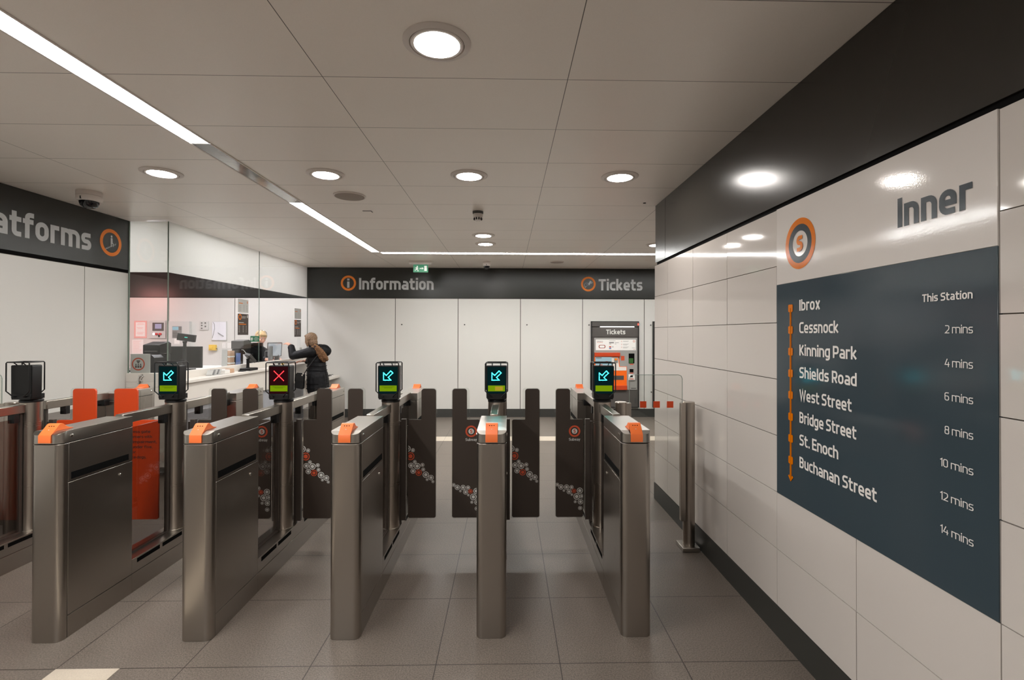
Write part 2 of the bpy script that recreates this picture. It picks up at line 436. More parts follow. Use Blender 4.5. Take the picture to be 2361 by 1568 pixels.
m_paper = mat('paper', rgb(232, 230, 226), .7)
m_pgrey = mat('pale_grey', rgb(196, 196, 192), .5)
m_grey = mat('mid_grey', rgb(128, 128, 126), .45)
m_dgrey = mat('dark_grey', rgb(74, 72, 70), .45)
m_yellow = mat('yellow_plastic', rgb(226, 186, 60), .45)
m_green = mat('sign_green', rgb(20, 110, 76), .4)
m_brownp = mat('brown_poster', rgb(70, 60, 56), .45)
m_pink = mat('pink_paper', rgb(232, 176, 168), .6)
m_red = mat('red_plastic', rgb(190, 40, 44), .35)
m_blue = mat('blue_print', rgb(96, 122, 172), .5)
m_skin = mat('skin', rgb(222, 170, 146), .55)

LED_WARM = (1.0, .95, .90); LED_COOL = (1.0, 1.0, .975)
e_down = emit_mat('downlight_glow', LED_WARM, 108)
e_strip = emit_mat('strip_glow', LED_COOL, 56)
e_dim = emit_mat('strip_glow_dim', (1, .92, .82), 8)
e_cyan = emit_mat('led_cyan', (.018, .82, 1.0), 18)
e_red = emit_mat('led_red', (1.0, .02, .025), 8)
e_lcd = emit_mat('lcd_green', rgb(120, 150, 10), .9)
e_lcdy = emit_mat('lcd_yellow', rgb(190, 160, 50), .75)
e_teal = emit_mat('screen_teal', (.002, .012, .013), 1.0)
e_maroon = emit_mat('screen_maroon', (.022, .003, .004), 1.0)

# ------------------------------------------------------------------ the setting
H = 2.852; XR = 1.437; XL = -4.24; YF = 9.55; XG = -3.80; YB = -5.0; XE = 5.2; XO = -8.0
fl = struct('floor', MB().box(XO-.2, XE+.2, YB-.2, YF+.3, -.12, 0), m_floor)
struct('pale_strip', MB().box(-2.1395, -1.8395, YB, 2.4183, 0, .0015), m_pale, fl)
struct('pale_strip', MB().box(XG+.2, 4.6, 7.42, 7.73, 0, .0015), m_pale, fl)
struct('ceiling', MB().box(XO-.2, XE+.2, YB-.2, YF+.3, H, H+.12), m_ceil)
# right wall of glazed tiles, each tile laid with its own tiny tilt
mb = MB().box(XR+.012, XR+.22, YB, 4.8115, 0, 2.262, 1)
ys = [1.4214+.6*i for i in range(-10, 6)]+[4.8149]
for k in range(7):
    for a, b in zip(ys, ys[1:]):
        z0 = .16+.3*k; g = .0019
        tx, tz = R.uniform(-.0006, .0006), R.uniform(-.0004, .0004)
        v = []
        for xx in (0, 1):
            for (yy, zz) in ((a+g, z0+g), (b-g, z0+g), (b-g, z0+.3-g), (a+g, z0+.3-g)):
                v.append((XR+.02 if xx else XR+tx*(1 if yy > (a+b)/2 else -1)+tz*(1 if zz > z0+.15 else -1), yy, zz))
        mb.add(v, [(0,1,2,3),(4,5,6,7),(0,1,5,4),(1,2,6,5),(2,3,7,6),(3,0,4,7)], 0)
struct('wall_right', mb, [m_tile, m_grout])
mb = MB().box(XR-.004, XR+.012, YB, 4.8115, 0, .157).box(XR-.004, XR+.22, 4.8115, 4.8235, 0, .157)
struct('baseboard_right', mb, m_base)
mb = MB().box(1.45, 1.66, YB, 4.535, 2.292, H-.002).box(1.45, 1.66, 4.541, 4.835, 2.292, H-.002).box(1.462, 1.655, YB, 4.82, 2.262, H-.004, 1)
struct('trim_1', mb, [m_bulk, m_gap])
# left wall of white panels
mb = MB().box(XL-.14, XL-.006, YB, 5.66, 0, H-.004, 1)
yy = [5.66]+[5.079-1.2*i for i in range(0, 9)]
for b, a in zip(yy, yy[1:]): mb.box(XL-.02, XL, a+.004, b-.004 if b != 5.66 else b, .155, 2.262, 0)
struct('wall_left', mb, [m_white, m_joint])
struct('baseboard_left', MB().box(XL-.02, XL+.003, YB, 5.66, 0, .152), m_base)
mb = MB().box(XL-.02, XL+.004, YB, 5.66, 2.30, H-.002).box(XL-.012, XL-.001, YB, 5.66, 2.268, 2.30, 1)
struct('trim_2', mb, [m_fascia, m_gap])
# far wall of white panels with the dark fascia above, running on behind the office glass
mb = MB().box(XO, XE, YF+.008, YF+.2, 0, H-.004, 1)
xx = [-7.9, -6.4, -5.166, -3.80, -2.136, -.938, .257, 1.453, 2.648, 3.85, 5.1]
for a, b in zip(xx, xx[1:]): mb.box(a+.006, b-.006, YF, YF+.02, .155, 2.262, 0)
struct('wall_far', mb, [m_white, m_joint])
struct('baseboard_far', MB().box(XG, XE, YF-.03, YF+.008, 0, .152), m_base)
mb = MB().box(XO, XE, YF-.006, YF+.01, 2.272, H-.002).box(XO, XE, YF-.001, YF+.008, 2.262, 2.272, 1)
struct('trim_3', mb, [m_fascia, m_gap])
struct('wall_back', MB().box(XO, XE, YB-.2, YB, 0, H), m_white)
struct('wall_east', MB().box(XE, XE+.2, YB, YF, 0, H), m_white)
struct('wall_office_side', MB().box(XO, XL-.14, 5.52, 5.66, 0, H), m_white)
struct('wall_office_end', MB().box(XO-.2, XO, 5.5, YF, 0, H), m_white)

# panel fixings on the far wall
for i, (x, z) in enumerate([(x+.125, z) for x in (-2.136, -.938, .257, 1.453, 2.648) for z in (1.766,)]+[(2.785, .475)]):
    where = ['leftmost one', 'second from the left', 'third from the left', 'left of the ticket machine top', 'upper one right of the machine', 'lower one right of the machine'][i]
    solo('panel_fixing', MB().lathe([(.013, 0), (.013, -.006), (.008, -.009)], (x, YF, z), 14, 'y'), m_dgrey,
         'small dark round fixing on the white far wall, '+where, 'screw', 'round fixings on the far wall panels')

# office glazing
GZ0 = 1.148
w = bpy.data.objects.new('window_1', None); COL.objects.link(w); w.location = (XG, 7.6, GZ0); w['kind'] = 'structure'
m_frost = newmat('frosted_film')
mf, n, l, p = m_frost; p.inputs['Base Color'].default_value = (*rgb(236, 236, 232), 1); p.inputs['Roughness'].default_value = .22
tr = n.new('ShaderNodeBsdfTranslucent'); tr.inputs[0].default_value = (*rgb(244, 244, 240), 1)
mxs = n.new('ShaderNodeMixShader'); mxs.inputs[0].default_value = .78
l.new(p.outputs[0], mxs.inputs[1]); l.new(tr.outputs[0], mxs.inputs[2]); l.new(mxs.outputs[0], n['Material Output'].inputs[0])
m_edge = mat('glass_edge_green', rgb(128, 142, 132), .2)
for a, b in ((5.664, 7.703), (7.709, YF-.006)):
    part('pane', MB().box(XG-.006, XG+.006, a, b, GZ0, H-.003), m_oglass, w)
    part('frosted_band', MB().box(XG-.010, XG-.0065, a, b, 2.279, H-.003), mf, w)
part('pane', MB().box(XL, XG-.008, 5.654, 5.664, GZ0, H-.003), m_oglass, w)
part('frosted_band', MB().box(XL, XG-.012, 5.6655, 5.669, 2.279, H-.003), mf, w)
part('joint', MB().box(XG-.0075, XG+.002, 5.654, 5.662, GZ0, H-.003), m_edge, w)
part('joint', MB().box(XG-.006, XG+.004, 7.7045, 7.7075, GZ0, H-.003), m_edge, w)
part('joint', MB().box(XG-.004, XG+.003, YF-.006, YF, GZ0, H-.003), m_edge, w)
part('joint', MB().box(XL-.002, XL+.012, 5.652, 5.664, GZ0, H-.003), m_edge, w)

# ------------------------------------------------------------------ service counter
c = thing('service_counter', 'long white service counter running under the ticket office glass', 'counter', (-3.9, 7.4, 0))
part('counter_body', MB().box(XL+.002, -3.66, 5.62, 9.0, .10, .99).box(XL+.002, -3.72, 5.62, 9.0, .99, 1.05), m_counter, c, .004)
part('riser', MB().box(XG-.05, XG+.03, 5.62, YF-.01, 1.05, GZ0), m_counter, c, .003)
part('riser', MB().box(XL+.002, XG-.05, 5.62, 5.69, 1.05, GZ0), m_counter, c, .003)
part('ledge', MB().box(XG+.03, -3.56, 5.62, 9.0, 1.035, 1.066), m_counter, c, .003)
part('front_panel', MB().box(-3.66, -3.60, 5.62, 9.0, .745, 1.035), m_counter, c, .003)
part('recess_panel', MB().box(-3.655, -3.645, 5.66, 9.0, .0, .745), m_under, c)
part('low_shelf', MB().box(-3.72, -3.18, 9.0, YF-.02, .755, .80).box(-3.72, -3.66, 9.0, YF-.02, 0, .755), m_counter, c, .004)
c = thing('office_worktop', 'pale grey worktop inside the ticket office carrying the monitors', 'worktop', (-4.2, 7.4, 0))
part('top', MB().box(-4.75, XG-.052, 5.72, 7.74, 1.06, 1.10).box(-4.19, XG-.052, 7.74, 9.5, 1.06, 1.10), m_pgrey, c, .003)
part('end_panel', MB().box(-4.72, -3.9, 5.78, 5.81, 0, 1.06), m_pgrey, c)
part('end_panel', MB().box(-4.72, -3.9, 7.68, 7.71, 0, 1.06), m_pgrey, c)
part('end_panel', MB().box(-4.17, -3.9, 9.24, 9.27, 0, 1.06), m_pgrey, c)
c = thing('back_desk', 'grey back desk along the office rear wall', 'desk', (-5.9, 9.2, 0))
part('desk_top', MB().box(-7.6, -4.85, 9.0, YF-.01, .93, .97), m_pgrey, c, .003)
part('desk_panel', MB().box(-7.55, -4.9, 9.02, 9.05, 0, .93), m_dgrey, c)

# ------------------------------------------------------------------ lights
def downlight(x, y, where, lit=True):
    t = thing('downlight', 'round recessed ceiling downlight '+where, 'ceiling light', (x, y, H), 'round recessed downlights')
    part('trim_ring', MB().lathe([(.146, 0), (.146, -.004), (.135, -.010), (.119, -.012), (.116, -.006), (.116, 0)], (x, y, H), 48, caps=False), m_cam, t)
    part('inner_ring', MB().lathe([(.114, 0), (.114, -.010), (.108, -.014), (.098, -.013), (.097, -.003)], (x, y, H), 48, caps=False), m_cam, t)
    part('diffuser', MB().lathe([(.0965, -.003), (.0965, -.009), (.07, -.010), (0.0001, -.011)], (x, y, H), 40, smooth=False, caps=False), e_down, t)
DL = [(-.304, 2.141, 'nearest to the viewer, largest in view'),
      (-2.704, 3.941, 'leftmost, left of the strip light, near the dome camera'),
      (-1.43, 3.941, 'second from left, between the strip light and the round speaker'),
      (-.304, 3.941, 'in the middle of the row of four, above the end-on gate'),
      (.896, 3.941, 'nearest to the dark bulkhead, rightmost of the row of four'),
      (-.304, 6.341, 'front one of the close pair behind the smoke detector'),
      (-.304, 6.941, 'rear one of the close pair just before the far strip light'),
      (2.096, 6.941, 'half hidden by the end of the dark bulkhead'),
      (-.304, -.259, 'behind the viewer, in the middle'), (.896, -1.459, 'behind the viewer, right side'),
      (-2.704, -.859, 'behind the viewer, left side'), (-1.43, -2.659, 'far behind the viewer'),
      (3.5, 6.0, 'in the side passage past the tiled wall'),
      (-.304, -2.059, 'added for bounce light behind the viewer, one row further back'), (-2.704, 1.5, 'added for bounce light overhead to the left, outside the view'), (-1.43, -.859, 'added for bounce light behind the viewer, left of the middle one'), (.896, -3.259, 'added for bounce light far behind the viewer, right side'), (-2.704, -3.259, 'added for bounce light far behind the viewer, left side')]  # this row: unseen downlights, added to bounce more light onto the ceiling
for d in DL: downlight(*d)
def strip(x0, x1, y0, y1, m, label):
    t = thing('strip_light', label, 'ceiling light', ((x0+x1)/2, (y0+y1)/2, H), 'recessed strip light sections')
    f = MB()
    if x1-x0 < y1-y0:
        f.box(x0-.012, x0, y0, y1, H-.006, H-.0005).box(x1, x1+.012, y0, y1, H-.006, H-.0005)
    else:
        f.box(x0, x1, y0-.012, y0, H-.006, H-.0005).box(x0, x1, y1, y1+.012, H-.006, H-.0005)
    part('frame', f, m_cam, t)
    part('diffuser', MB().box(x0+.003, x1-.003, y0+.003, y1-.003, H-.004, H-.0005), m, t)
m_mirror = mat('bare_tray_metal', (.42, .42, .39), .12, 1, bump=.35, nscale=9)
strip(-2.085, -1.967, 1.81, 3.31, e_strip, 'bright strip light section at upper left, nearest to the viewer')
strip(-2.085, -1.967, 3.315, 4.81, m_mirror, 'unlit strip light section with bare shiny metal tray')
strip(-2.085, -1.967, 4.815, 6.335, e_strip, 'bright strip light section beyond the unlit one')
strip(-2.085, -1.967, 6.34, 7.70, e_dim, 'dim pinkish strip light section at the corner')
strip(-1.955, -.485, 7.705, 7.835, e_strip, 'far cross strip light section, left of the three')
strip(-.475, 1.03, 7.705, 7.835, e_strip, 'far cross strip light section, middle of the three')
strip(1.04, 2.54, 7.705, 7.835, e_strip, 'far cross strip light section, right end by the bulkhead')
strip(2.55, 4.05, 7.705, 7.835, e_strip, 'cross strip light section in the side passage, hidden by the tiled wall')
strip(-2.085, -1.967, .305, 1.805, e_strip, 'bright strip light section overhead, beside the viewer')
strip(-2.085, -1.967, -1.2, .30, e_strip, 'bright strip light section behind the viewer')
e_off = emit_mat('office_panel_glow', (.98, .955, 1.0), 27)
for (x, y, wh) in ((-4.75, 6.6, 'front'), (-4.75, 8.4, 'rear'), (-6.4, 7.6, 'left')):
    t = thing('panel_light', 'square office ceiling light panel, '+wh+' one, hidden above the frosted band', 'ceiling light', (x, y, H))
    part('frame', MB().box(x-.31, x+.31, y-.31, y+.31, H-.008, H-.0005), m_cam, t)
    part('diffuser', MB().box(x-.29, x+.29, y-.29, y+.29, H-.013, H-.008), e_off, t)
t = thing('strip_light', 'long unseen strip light added in the ticket office to brighten the frosted band', 'ceiling light', (-4.15, 7.6, H))  # unseen strip, added so that more light glows through the frosted film
part('frame', MB().box(-4.20, -4.10, 5.85, 9.35, H-.008, H-.0005), m_cam, t)
part('diffuser', MB().box(-4.19, -4.11, 5.86, 9.34, H-.02, H-.008), e_off, t)
ld = bpy.data.lights.new('pink_lamp', 'AREA'); ld.energy = 12; ld.color = (1, .35, .32); ld.size = .5
lo = bpy.data.objects.new('pink_lamp', ld); COL.objects.link(lo); lo.location = (-7.6, 8.1, 2.3)
lo.rotation_euler = (math.radians(60), 0, math.radians(-25))

# ------------------------------------------------------------------ ticket gates
XS = .079
F0, F1 = -1.08, -.585
CACHE = {}
def cached(key, fn, mats):
    if key not in CACHE: CACHE[key] = fn().mesh(key, mats)
    return CACHE[key]
def my(mb, s):
    if s > 0: mb.v = [(x, -y, z) for x, y, z in mb.v]
    return mb
def nose_foot():
    return rpoly([(-XS, F0+.045), (-XS, F0), (XS, F0), (XS, F0+.045)], [0, .034, .034, 0], 8)
def nose(): return MB().prism(nose_foot(), (0, 0, 0), X, Y, Z, 0, 1.019)
def cap():
    foot = rpoly([(-XS, F1), (-XS, F0), (XS, F0), (XS, F1)], [0, .034, .034, 0], 8)
    h = lambda y: min(1.085, 1.069+(y-F0)*(.016/.031))
    m = MB(); k = len(foot)
    vs = [(x, y, 1.0235) for x, y in foot]+[(x, y, h(y)) for x, y in foot]
    fs = [tuple(range(k))]+[(i, (i+1) % k, k+(i+1) % k, k+i) for i in range(k)]
    # split the top at the slope line
    fr = [i for i in range(k) if foot[i][1] <= F0+.0341]
    a, b = fr[0], fr[-1]
    vs += [(-XS, F0+.031, 1.085), (XS, F0+.031, 1.085)]; L, Q = 2*k, 2*k+1
    mid = [i for i in fr if foot[i][1] < F0+.0309]
    fs.append(tuple([L]+[k+i for i in mid]+[Q]))
    back = [i for i in range(k) if i not in mid]
    order = [i for i in back if i > mid[-1]]+[i for i in back if i < mid[0]]
    fs.append(tuple([Q]+[k+i for i in order]+[L]))
    return m.add(vs, fs)
def reader():
    pr = [(-1.0855, 1.028), (-1.0855, 1.066), (-1.082, 1.071), (-1.036, 1.116), (-1.030, 1.1195), (-1.018, 1.120), (-1.010, 1.117), (-.995, 1.104), (-.975, 1.093), (-.95, 1.0875), (-.95, 1.0855), (-1.049, 1.0855), (-1.0805, 1.0695), (-1.0805, 1.028)]
    return MB().prism(pr, (0, 0, 0), Y, Z, X, -.032, .032)
def dots():
    m = MB()
    for x in (-.012, 0, .012): m.ball((x, -1.0435, 1.1085), (.0033, .0025, .0025), 10, 6)
    m.ball((0, -1.0605, 1.0925), (.0032, .002, .002), 10, 6, 1)
    return m
def build_half(t, s):
    tagk = 'f' if s < 0 else 'r'
    P = lambda nm, fn, mats, bw=0, par=t, x='': part(nm, cached(nm+tagk+str(bw)+x, lambda: my(fn(), s), mats), None, par, bw, local=True)
    P('cabinet_core', lambda: MB().box(-XS+.006, XS-.006, F0+.04, F1-.004, .004, 1.0225), m_gap)
    P('cabinet_nose', nose, m_steel, .0015)
    P('kick_plate', lambda: MB().box(-XS, XS, F0+.048, F1, 0, .1135), m_steel, .001)
    d = P('access_door', lambda: MB().box(-XS, XS, F0+.048, F1, .1165, .811), m_steel, .0015)
    for q in (1, -1): P('lock', lambda: MB().lathe([(.0085, 0), (.0085, q*.004), (.006, q*.006)], (q*XS, -.683, .754), 16, 'x'), m_chrome, 0, d, str(q))
    u = P('upper_panel', lambda: MB().box(-XS, XS, F0+.048, F1, .8145, 1.0195), m_steel, .0015)
    P('slot', lambda: MB().box(-XS-.0012, XS+.0012, -1.016, -.618, .826, .862), m_blackm, 0, u)
    cp = P('cabinet_cap', cap, m_steel2, .0012)
    for q in (1, -1): P('screw', lambda: MB().lathe([(.009, 0), (.009, q*.003), (.005, q*.005)], (q*XS, -1.015, 1.056), 16, 'x'), m_chrome, 0, cp, str(q))
    r = P('card_reader', reader, m_orange, .0012)
    P('indicator_dots', dots, [m_gap, m_vwhite], 0, r)
    P('handrail', lambda: MB().box(-.025, .025, F1-.005, -.14 if s < 0 else -.02, 1.036, 1.096), m_rail, .004)
    P('rail_block', lambda: MB().box(-.03, .03, F1, F1+.05, .985, 1.036), m_black, .003)
    P('glass_clamp', lambda: MB().box(-.022, .022, -.22, -.18, .975, 1.036), m_black, .003)
    P('glass_panel', lambda: MB().box(-.006, .006, F1+.004, -.15 if s < 0 else -.03, .206, 1.0), m_gglass)
    P('glass_frame', lambda: MB().box(-.012, .012, -.165 if s < 0 else -.045, -.148 if s < 0 else -.028, .204, 1.034).box(-.012, .012, F1+.004, -.15 if s < 0 else -.03, .2035, .214), m_post)
def plinth():
    return MB().box(-XS, XS, F1+.001, -F1-.001, .1165, .2035).box(-XS, XS, F1+.001, -F1-.001, 0, .1135).box(-XS+.004, XS-.004, F1+.001, -F1-.001, .11, .12, 1)
def pole():
    r = .0635; pr = [(r+.004, .2035), (r+.004, .209), (r, .211)]
    for z in (.512, .53, .938, .953, .967): pr += [(r, z-.0015), (r-.003, z-.001), (r-.003, z+.001), (r, z+.0015)]
    pr += [(r, 1.108)]
    return MB().lathe(pr, (.008, -.08, 0), 40)
DX, DY0, DY1 = .006, -.152, -.078       # display head
def head():
    pts = rpoly([(-.072, 1.135), (.072, 1.135), (.074, 1.37), (-.074, 1.37)], .008, 3)
    m = MB().prism([(x+DX, z) for x, z in pts], (0, 0, 0), X, Z, Y, DY0, DY1)
    m.lathe([(.066, 1.106), (.066, 1.122), (.058, 1.124), (.06, 1.136)], (.008, -.08, 0), 32)
    m.box(DX-.066, DX+.066, DY0-.004, DY1+.03, 1.13, 1.165)
    return m
def cage():
    m = MB(); a = .0785; r = .0042
    for yy, low in ((DY0-.028, True), (DY1+.012, False)):
        p = [(DX-.035, yy+.006 if low else yy, 1.152), (DX-a, yy, 1.192), (DX-a, yy, 1.386), (DX-a+.006, yy, 1.392), (DX+a-.006, yy, 1.392), (DX+a, yy, 1.386), (DX+a, yy, 1.192), (DX+.035, yy+.006 if low else yy, 1.152)]
        m.tube(p, r, 8)
    for sx in (-1, 1):
        m.tube([(DX+sx*(a-.008), DY0-.028, 1.392), (DX+sx*(a-.008), DY1+.012, 1.392)], r, 8)
        m.tube([(DX+sx*.03, DY0-.002, 1.372), (DX+sx*.03, DY0-.028, 1.392)], .0035, 8)
        m.tube([(DX+sx*.035, DY0-.022, 1.152), (DX+sx*.035, DY0-.002, 1.15)], r, 8)
    return m
def dotline(pts, step):
    out = []
    for a, b in zip(pts, pts[1:]):
        n = max(1, round(math.hypot(b[0]-a[0], b[1]-a[1])/step))
        out += [(a[0]+(b[0]-a[0])*i/n, a[1]+(b[1]-a[1])*i/n) for i in range(n)]
    return out+[pts[-1]]
def led(kind):
    m = MB()
    if kind == 'red':
        d = dotline([(-.033, .033), (.033, -.033)], .0078)+dotline([(-.033, -.033), (.033, .033)], .0078)
    else:
        d = dotline([(-.033, -.030), (-.033, .022), (-.013, .004), (.018, .036), (.033, .021), (.0, -.010), (.020, -.030), (-.033, -.030)], .0058)
    for x, z in d: m.lathe([(.0026 if kind != 'red' else .0031, 0), (.002, -.0012)], (x+DX, DY0-.0035, z+1.297), 8, 'y', smooth=False)
    return m
def lcd(kind):
    m = MB().box(DX-.060, DX+.060, DY0-.004, DY0-.001, 1.188, 1.229)
    if kind == 'y': m.box(DX-.01, DX+.045, DY0-.0048, DY0-.004, 1.194, 1.222, 1)
    elif kind != 'p':
        for i, wd in enumerate((.045, .03)): m.box(DX-wd, DX+wd, DY0-.0045, DY0-.004, 1.219-i*.008, 1.2205-i*.008, 2)
    return m
def paddle_mb(sx, hinge, inner, filmin, outer, film=False):
    if not film: pts = [(hinge, .232), (outer, .232), (outer, 1.195), (inner, 1.195), (inner, .968), (hinge, .968)]; rr = [.004, .018, .022, .022, .02, .004]; th = .005
    else: pts = [(hinge+.012, .238), (outer-.005, .238), (outer-.005, 1.190), (filmin, 1.190), (filmin, .962), (hinge+.012, .962)]; rr = [.014, .014, .02, .02, .004, .014]; th = .0063
    pts = rpoly(pts, rr, 5)
    return MB().prism([(sx*a, b) for a, b in pts], (0, 0, 0), X, Z, Y, -th, th)
def circles(pts, m, o, clip):
    for (x, z, r, red) in pts:
        k = 1 if red else 0
        m.ring((x, z), r*.78, r, o, X, Z, 24, k, clip); m.ring((x, z), 0, r*.52, o, X, Z, 18, k, clip)
U = .000823
def pat_left():
    o = (0, -.0072, 0); m = MB(); x0 = -.324
    raw = [(502,1005,16,0),(535,1027,23,0),(586,1028,23,0),(631,1029,18,0),(562,1059,11,0),(609,1069,22,0),(653,1063,20,1),(706,1060,27,0),(634,1096,11,0),(678,1113,29,0),(725,1110,20,0),(665,1160,13,0),(712,1160,24,0),(709,1217,18,0)]
    circles([(x0+(x-487)*U, .238+(1298-y)*U, r*U, k) for x, y, r, k in raw], m, o, (-.323, -.121, .24, 1.1))
    cx, cz = x0+(658-487)*U, .238+(1298-524)*U
    m.ring((cx, cz), 37*U, 52*U, o, X, Z, 40, 1); m.ring((cx, cz), 0, 25*U, o, X, Z, 32, 0)
    m.text('S', (cx, -.0078, cz-.0135), X, Z, .027, bold=.22, mi=1, align='c')
    m.text('Subway', (cx, -.0072, .238+(1298-610)*U), X, Z, .0195, width=102*U, bold=.15, align='c')
    return m
def pat_right():
    o = (0, -.0072, 0); m = MB(); x0 = .119
    raw = [(76,686,28,0),(125,700,17,0),(104,754,35,1),(142,805,16,0),(109,837,24,0),(164,843,28,0),(211,832,17,0),(218,873,16,0),(127,887,23,0),(178,901,28,1),(241,920,28,0),(288,946,24,0),(253,964,12,0),(305,982,13,0)]
    circles([(x0+(x-82)*U, .238+(1306-y)*U, r*U, k) for x, y, r, k in raw], m, o, (.121, .323, .24, 1.1))
    return m
def access_text():
    m = MB(); u = .003226
    for i, (s, e) in enumerate((('Wide access gate', 345), ('for customers with', 349), ('mobility impairment,', 359.6), ('children under five,', 350), ('luggage or', 313), ('assistance dogs.', 336.6))):
        m.text(s, (-.470, -.0072, .868-i*.0372-(.0372 if i > 4 else 0)*0), X, Z, .0195, width=(e-268)*u, bold=.15)
    return m
def gate(x, disp, lp, rp, label):
    t = thing('ticket_gate', label, 'ticket gate', (x, 3.70, 0), 'row of steel ticket gates')
    build_half(t, -1); build_half(t, 1)
    P = lambda nm, key, fn, mats, bw=0, par=t: part(nm, cached(key, fn, mats), None, par, bw, local=True)
    pl = P('plinth', 'plinth', plinth, [m_steel, m_gap], .001)
    for a, b in ((-.542, -.339), (-.312, -.115), (.115, .312), (.339, .542)):
        P('slot', 'pslot%g' % a, lambda: MB().box(-XS-.0012, XS+.0012, a, b, .169, .194), m_blackm, 0, pl)
    P('pole', 'pole', pole, m_tubes)
    for sx in (-1, 1):
        P('hinge_post', 'hinge%d' % sx, lambda: MB().box(sx*.068, sx*.104, -.014, .014, .222, .966).box(sx*.05, sx*.072, -.01, .01, .2035, .95), m_post, .002)
    d = P('display_head', 'display_head', head, m_black, .002)
    sm = e_maroon if disp == 'red' else e_teal if disp != 'off' else m_black
    P('screen', 'screen'+disp[:3], lambda: MB().box(DX-.066, DX+.066, DY0-.002, DY0+.001, 1.172, 1.362), sm, 0, d)
    if disp != 'off':
        P('led_cross' if disp == 'red' else 'led_arrow', 'led'+('red' if disp == 'red' else 'arrow'), lambda: led(disp), e_red if disp == 'red' else e_cyan, 0, d)
        k = 'y' if disp == 'arrow_y' else 'p' if disp == 'arrow_p' else 'n'
        P('text_strip', 'lcd'+k, lambda: lcd(k), [e_lcd, e_lcdy, m_blackm], 0, d)
    P('cage_guard', 'cage', cage, m_black)
    if lp == 'brown':
        g = P('glass_paddle', 'gpl', lambda: paddle_mb(-1, .107, .197, .216, .328), m_pglass)
        P('brown_film', 'bfl', lambda: paddle_mb(-1, .107, .197, .216, .328, True), m_brown, 0, g)
        P('circle_pattern', 'patl', pat_left, [m_vwhite, m_vred], 0, g)
    if lp == 'orange':
        g = P('glass_paddle', 'gol', lambda: paddle_mb(-1, .107, .299, .317, .488), m_pglass)
        P('orange_film', 'ofl', lambda: paddle_mb(-1, .15, .299, .317, .488, True), m_orangef, 0, g)
        P('notice_text', 'acc', access_text, m_brownp, 0, g)
    if rp == 'brown':
        g = P('glass_paddle', 'gpr', lambda: paddle_mb(1, .107, .197, .216, .328), m_pglass)
        P('brown_film', 'bfr', lambda: paddle_mb(1, .107, .197, .216, .328, True), m_brown, 0, g)
        P('circle_pattern', 'patr', pat_right, [m_vwhite, m_vred], 0, g)
    if rp == 'orange':
        g = P('glass_paddle', 'gor', lambda: paddle_mb(1, .107, .217, .234, .403), m_pglass)
        P('orange_film', 'ofr', lambda: paddle_mb(1, .107, .217, .234, .403, True), m_orangef, 0, g)
    return t
gate(-3.395, 'off', None, 'orange', 'steel ticket gate at far left with a blank black display and orange right paddle')
gate(-2.381, 'arrow', 'orange', 'brown', 'steel ticket gate with a green arrow display and orange left paddle bearing text')
gate(-1.614, 'red', 'brown', 'brown', 'steel ticket gate whose display shows a red cross')
gate(-.847, 'arrow2', 'brown', 'brown', 'steel ticket gate between the red cross gate and the end-on gate')
gate(-.080, 'arrow_y', 'brown', 'brown', 'steel ticket gate seen end-on in the middle, yellow patch on its text strip')
gate(.687, 'arrow_p', 'brown', None, 'rightmost steel ticket gate, beside the glass screen with orange squares')

# ------------------------------------------------------------------ glass screens
def glass_screen(x0, label, squares=True):
    """screen between two posts; x0 is the left post's left side"""
    t = thing('glass_screen', label, 'glass screen', (x0+.30, 3.69, 0), 'side glass screens')
    for px_, fx in ((x0+.045, x0+.094), (x0+.555, x0+.51)):
        q = part('post', MB().lathe([(.0435, .03), (.0435, 1.088), (.040, 1.092)], (px_, 3.70, 0), 36), m_tubes, t)
        part('base_plate', MB().box(px_-.07, px_+.06, 3.625, 3.775, 0, .03), m_steel2, q, .004)
        part('clamp_bar', MB().box(fx-.022, fx+.022, 3.672, 3.712, .21, 1.085), m_tubes, t, .002)
    pts = rpoly([(x0+.103, .214), (x0+.50, .214), (x0+.50, 1.295), (x0+.103, 1.295)], [.003, .003, .03, .03])
    g = part('glass_pane', MB().prism(pts, (0, 0, 0), X, Z, Y, 3.676, 3.688), m_pglass, t)
    part('glass_edge', MB().tube([(x0+.104, 3.682, .3), (x0+.104, 3.682, 1.265), (x0+.112, 3.682, 1.287), (x0+.133, 3.682, 1.2945), (x0+.47, 3.682, 1.2945), (x0+.491, 3.682, 1.287), (x0+.499, 3.682, 1.265), (x0+.499, 3.682, .3)], .002, 6), m_edge, g)
    if squares:
        for k in range(3):
            a = x0+.181+k*.1005
            part('orange_square', MB().box(a, a+.048, 3.673, 3.6755, 1.051, 1.099), m_orangef, g)
glass_screen(.806, 'clear glass screen on two steel posts with three orange squares, by the tiled wall')
glass_screen(-4.155, 'clear glass screen at the left edge, between the far left gate and the white wall', False)

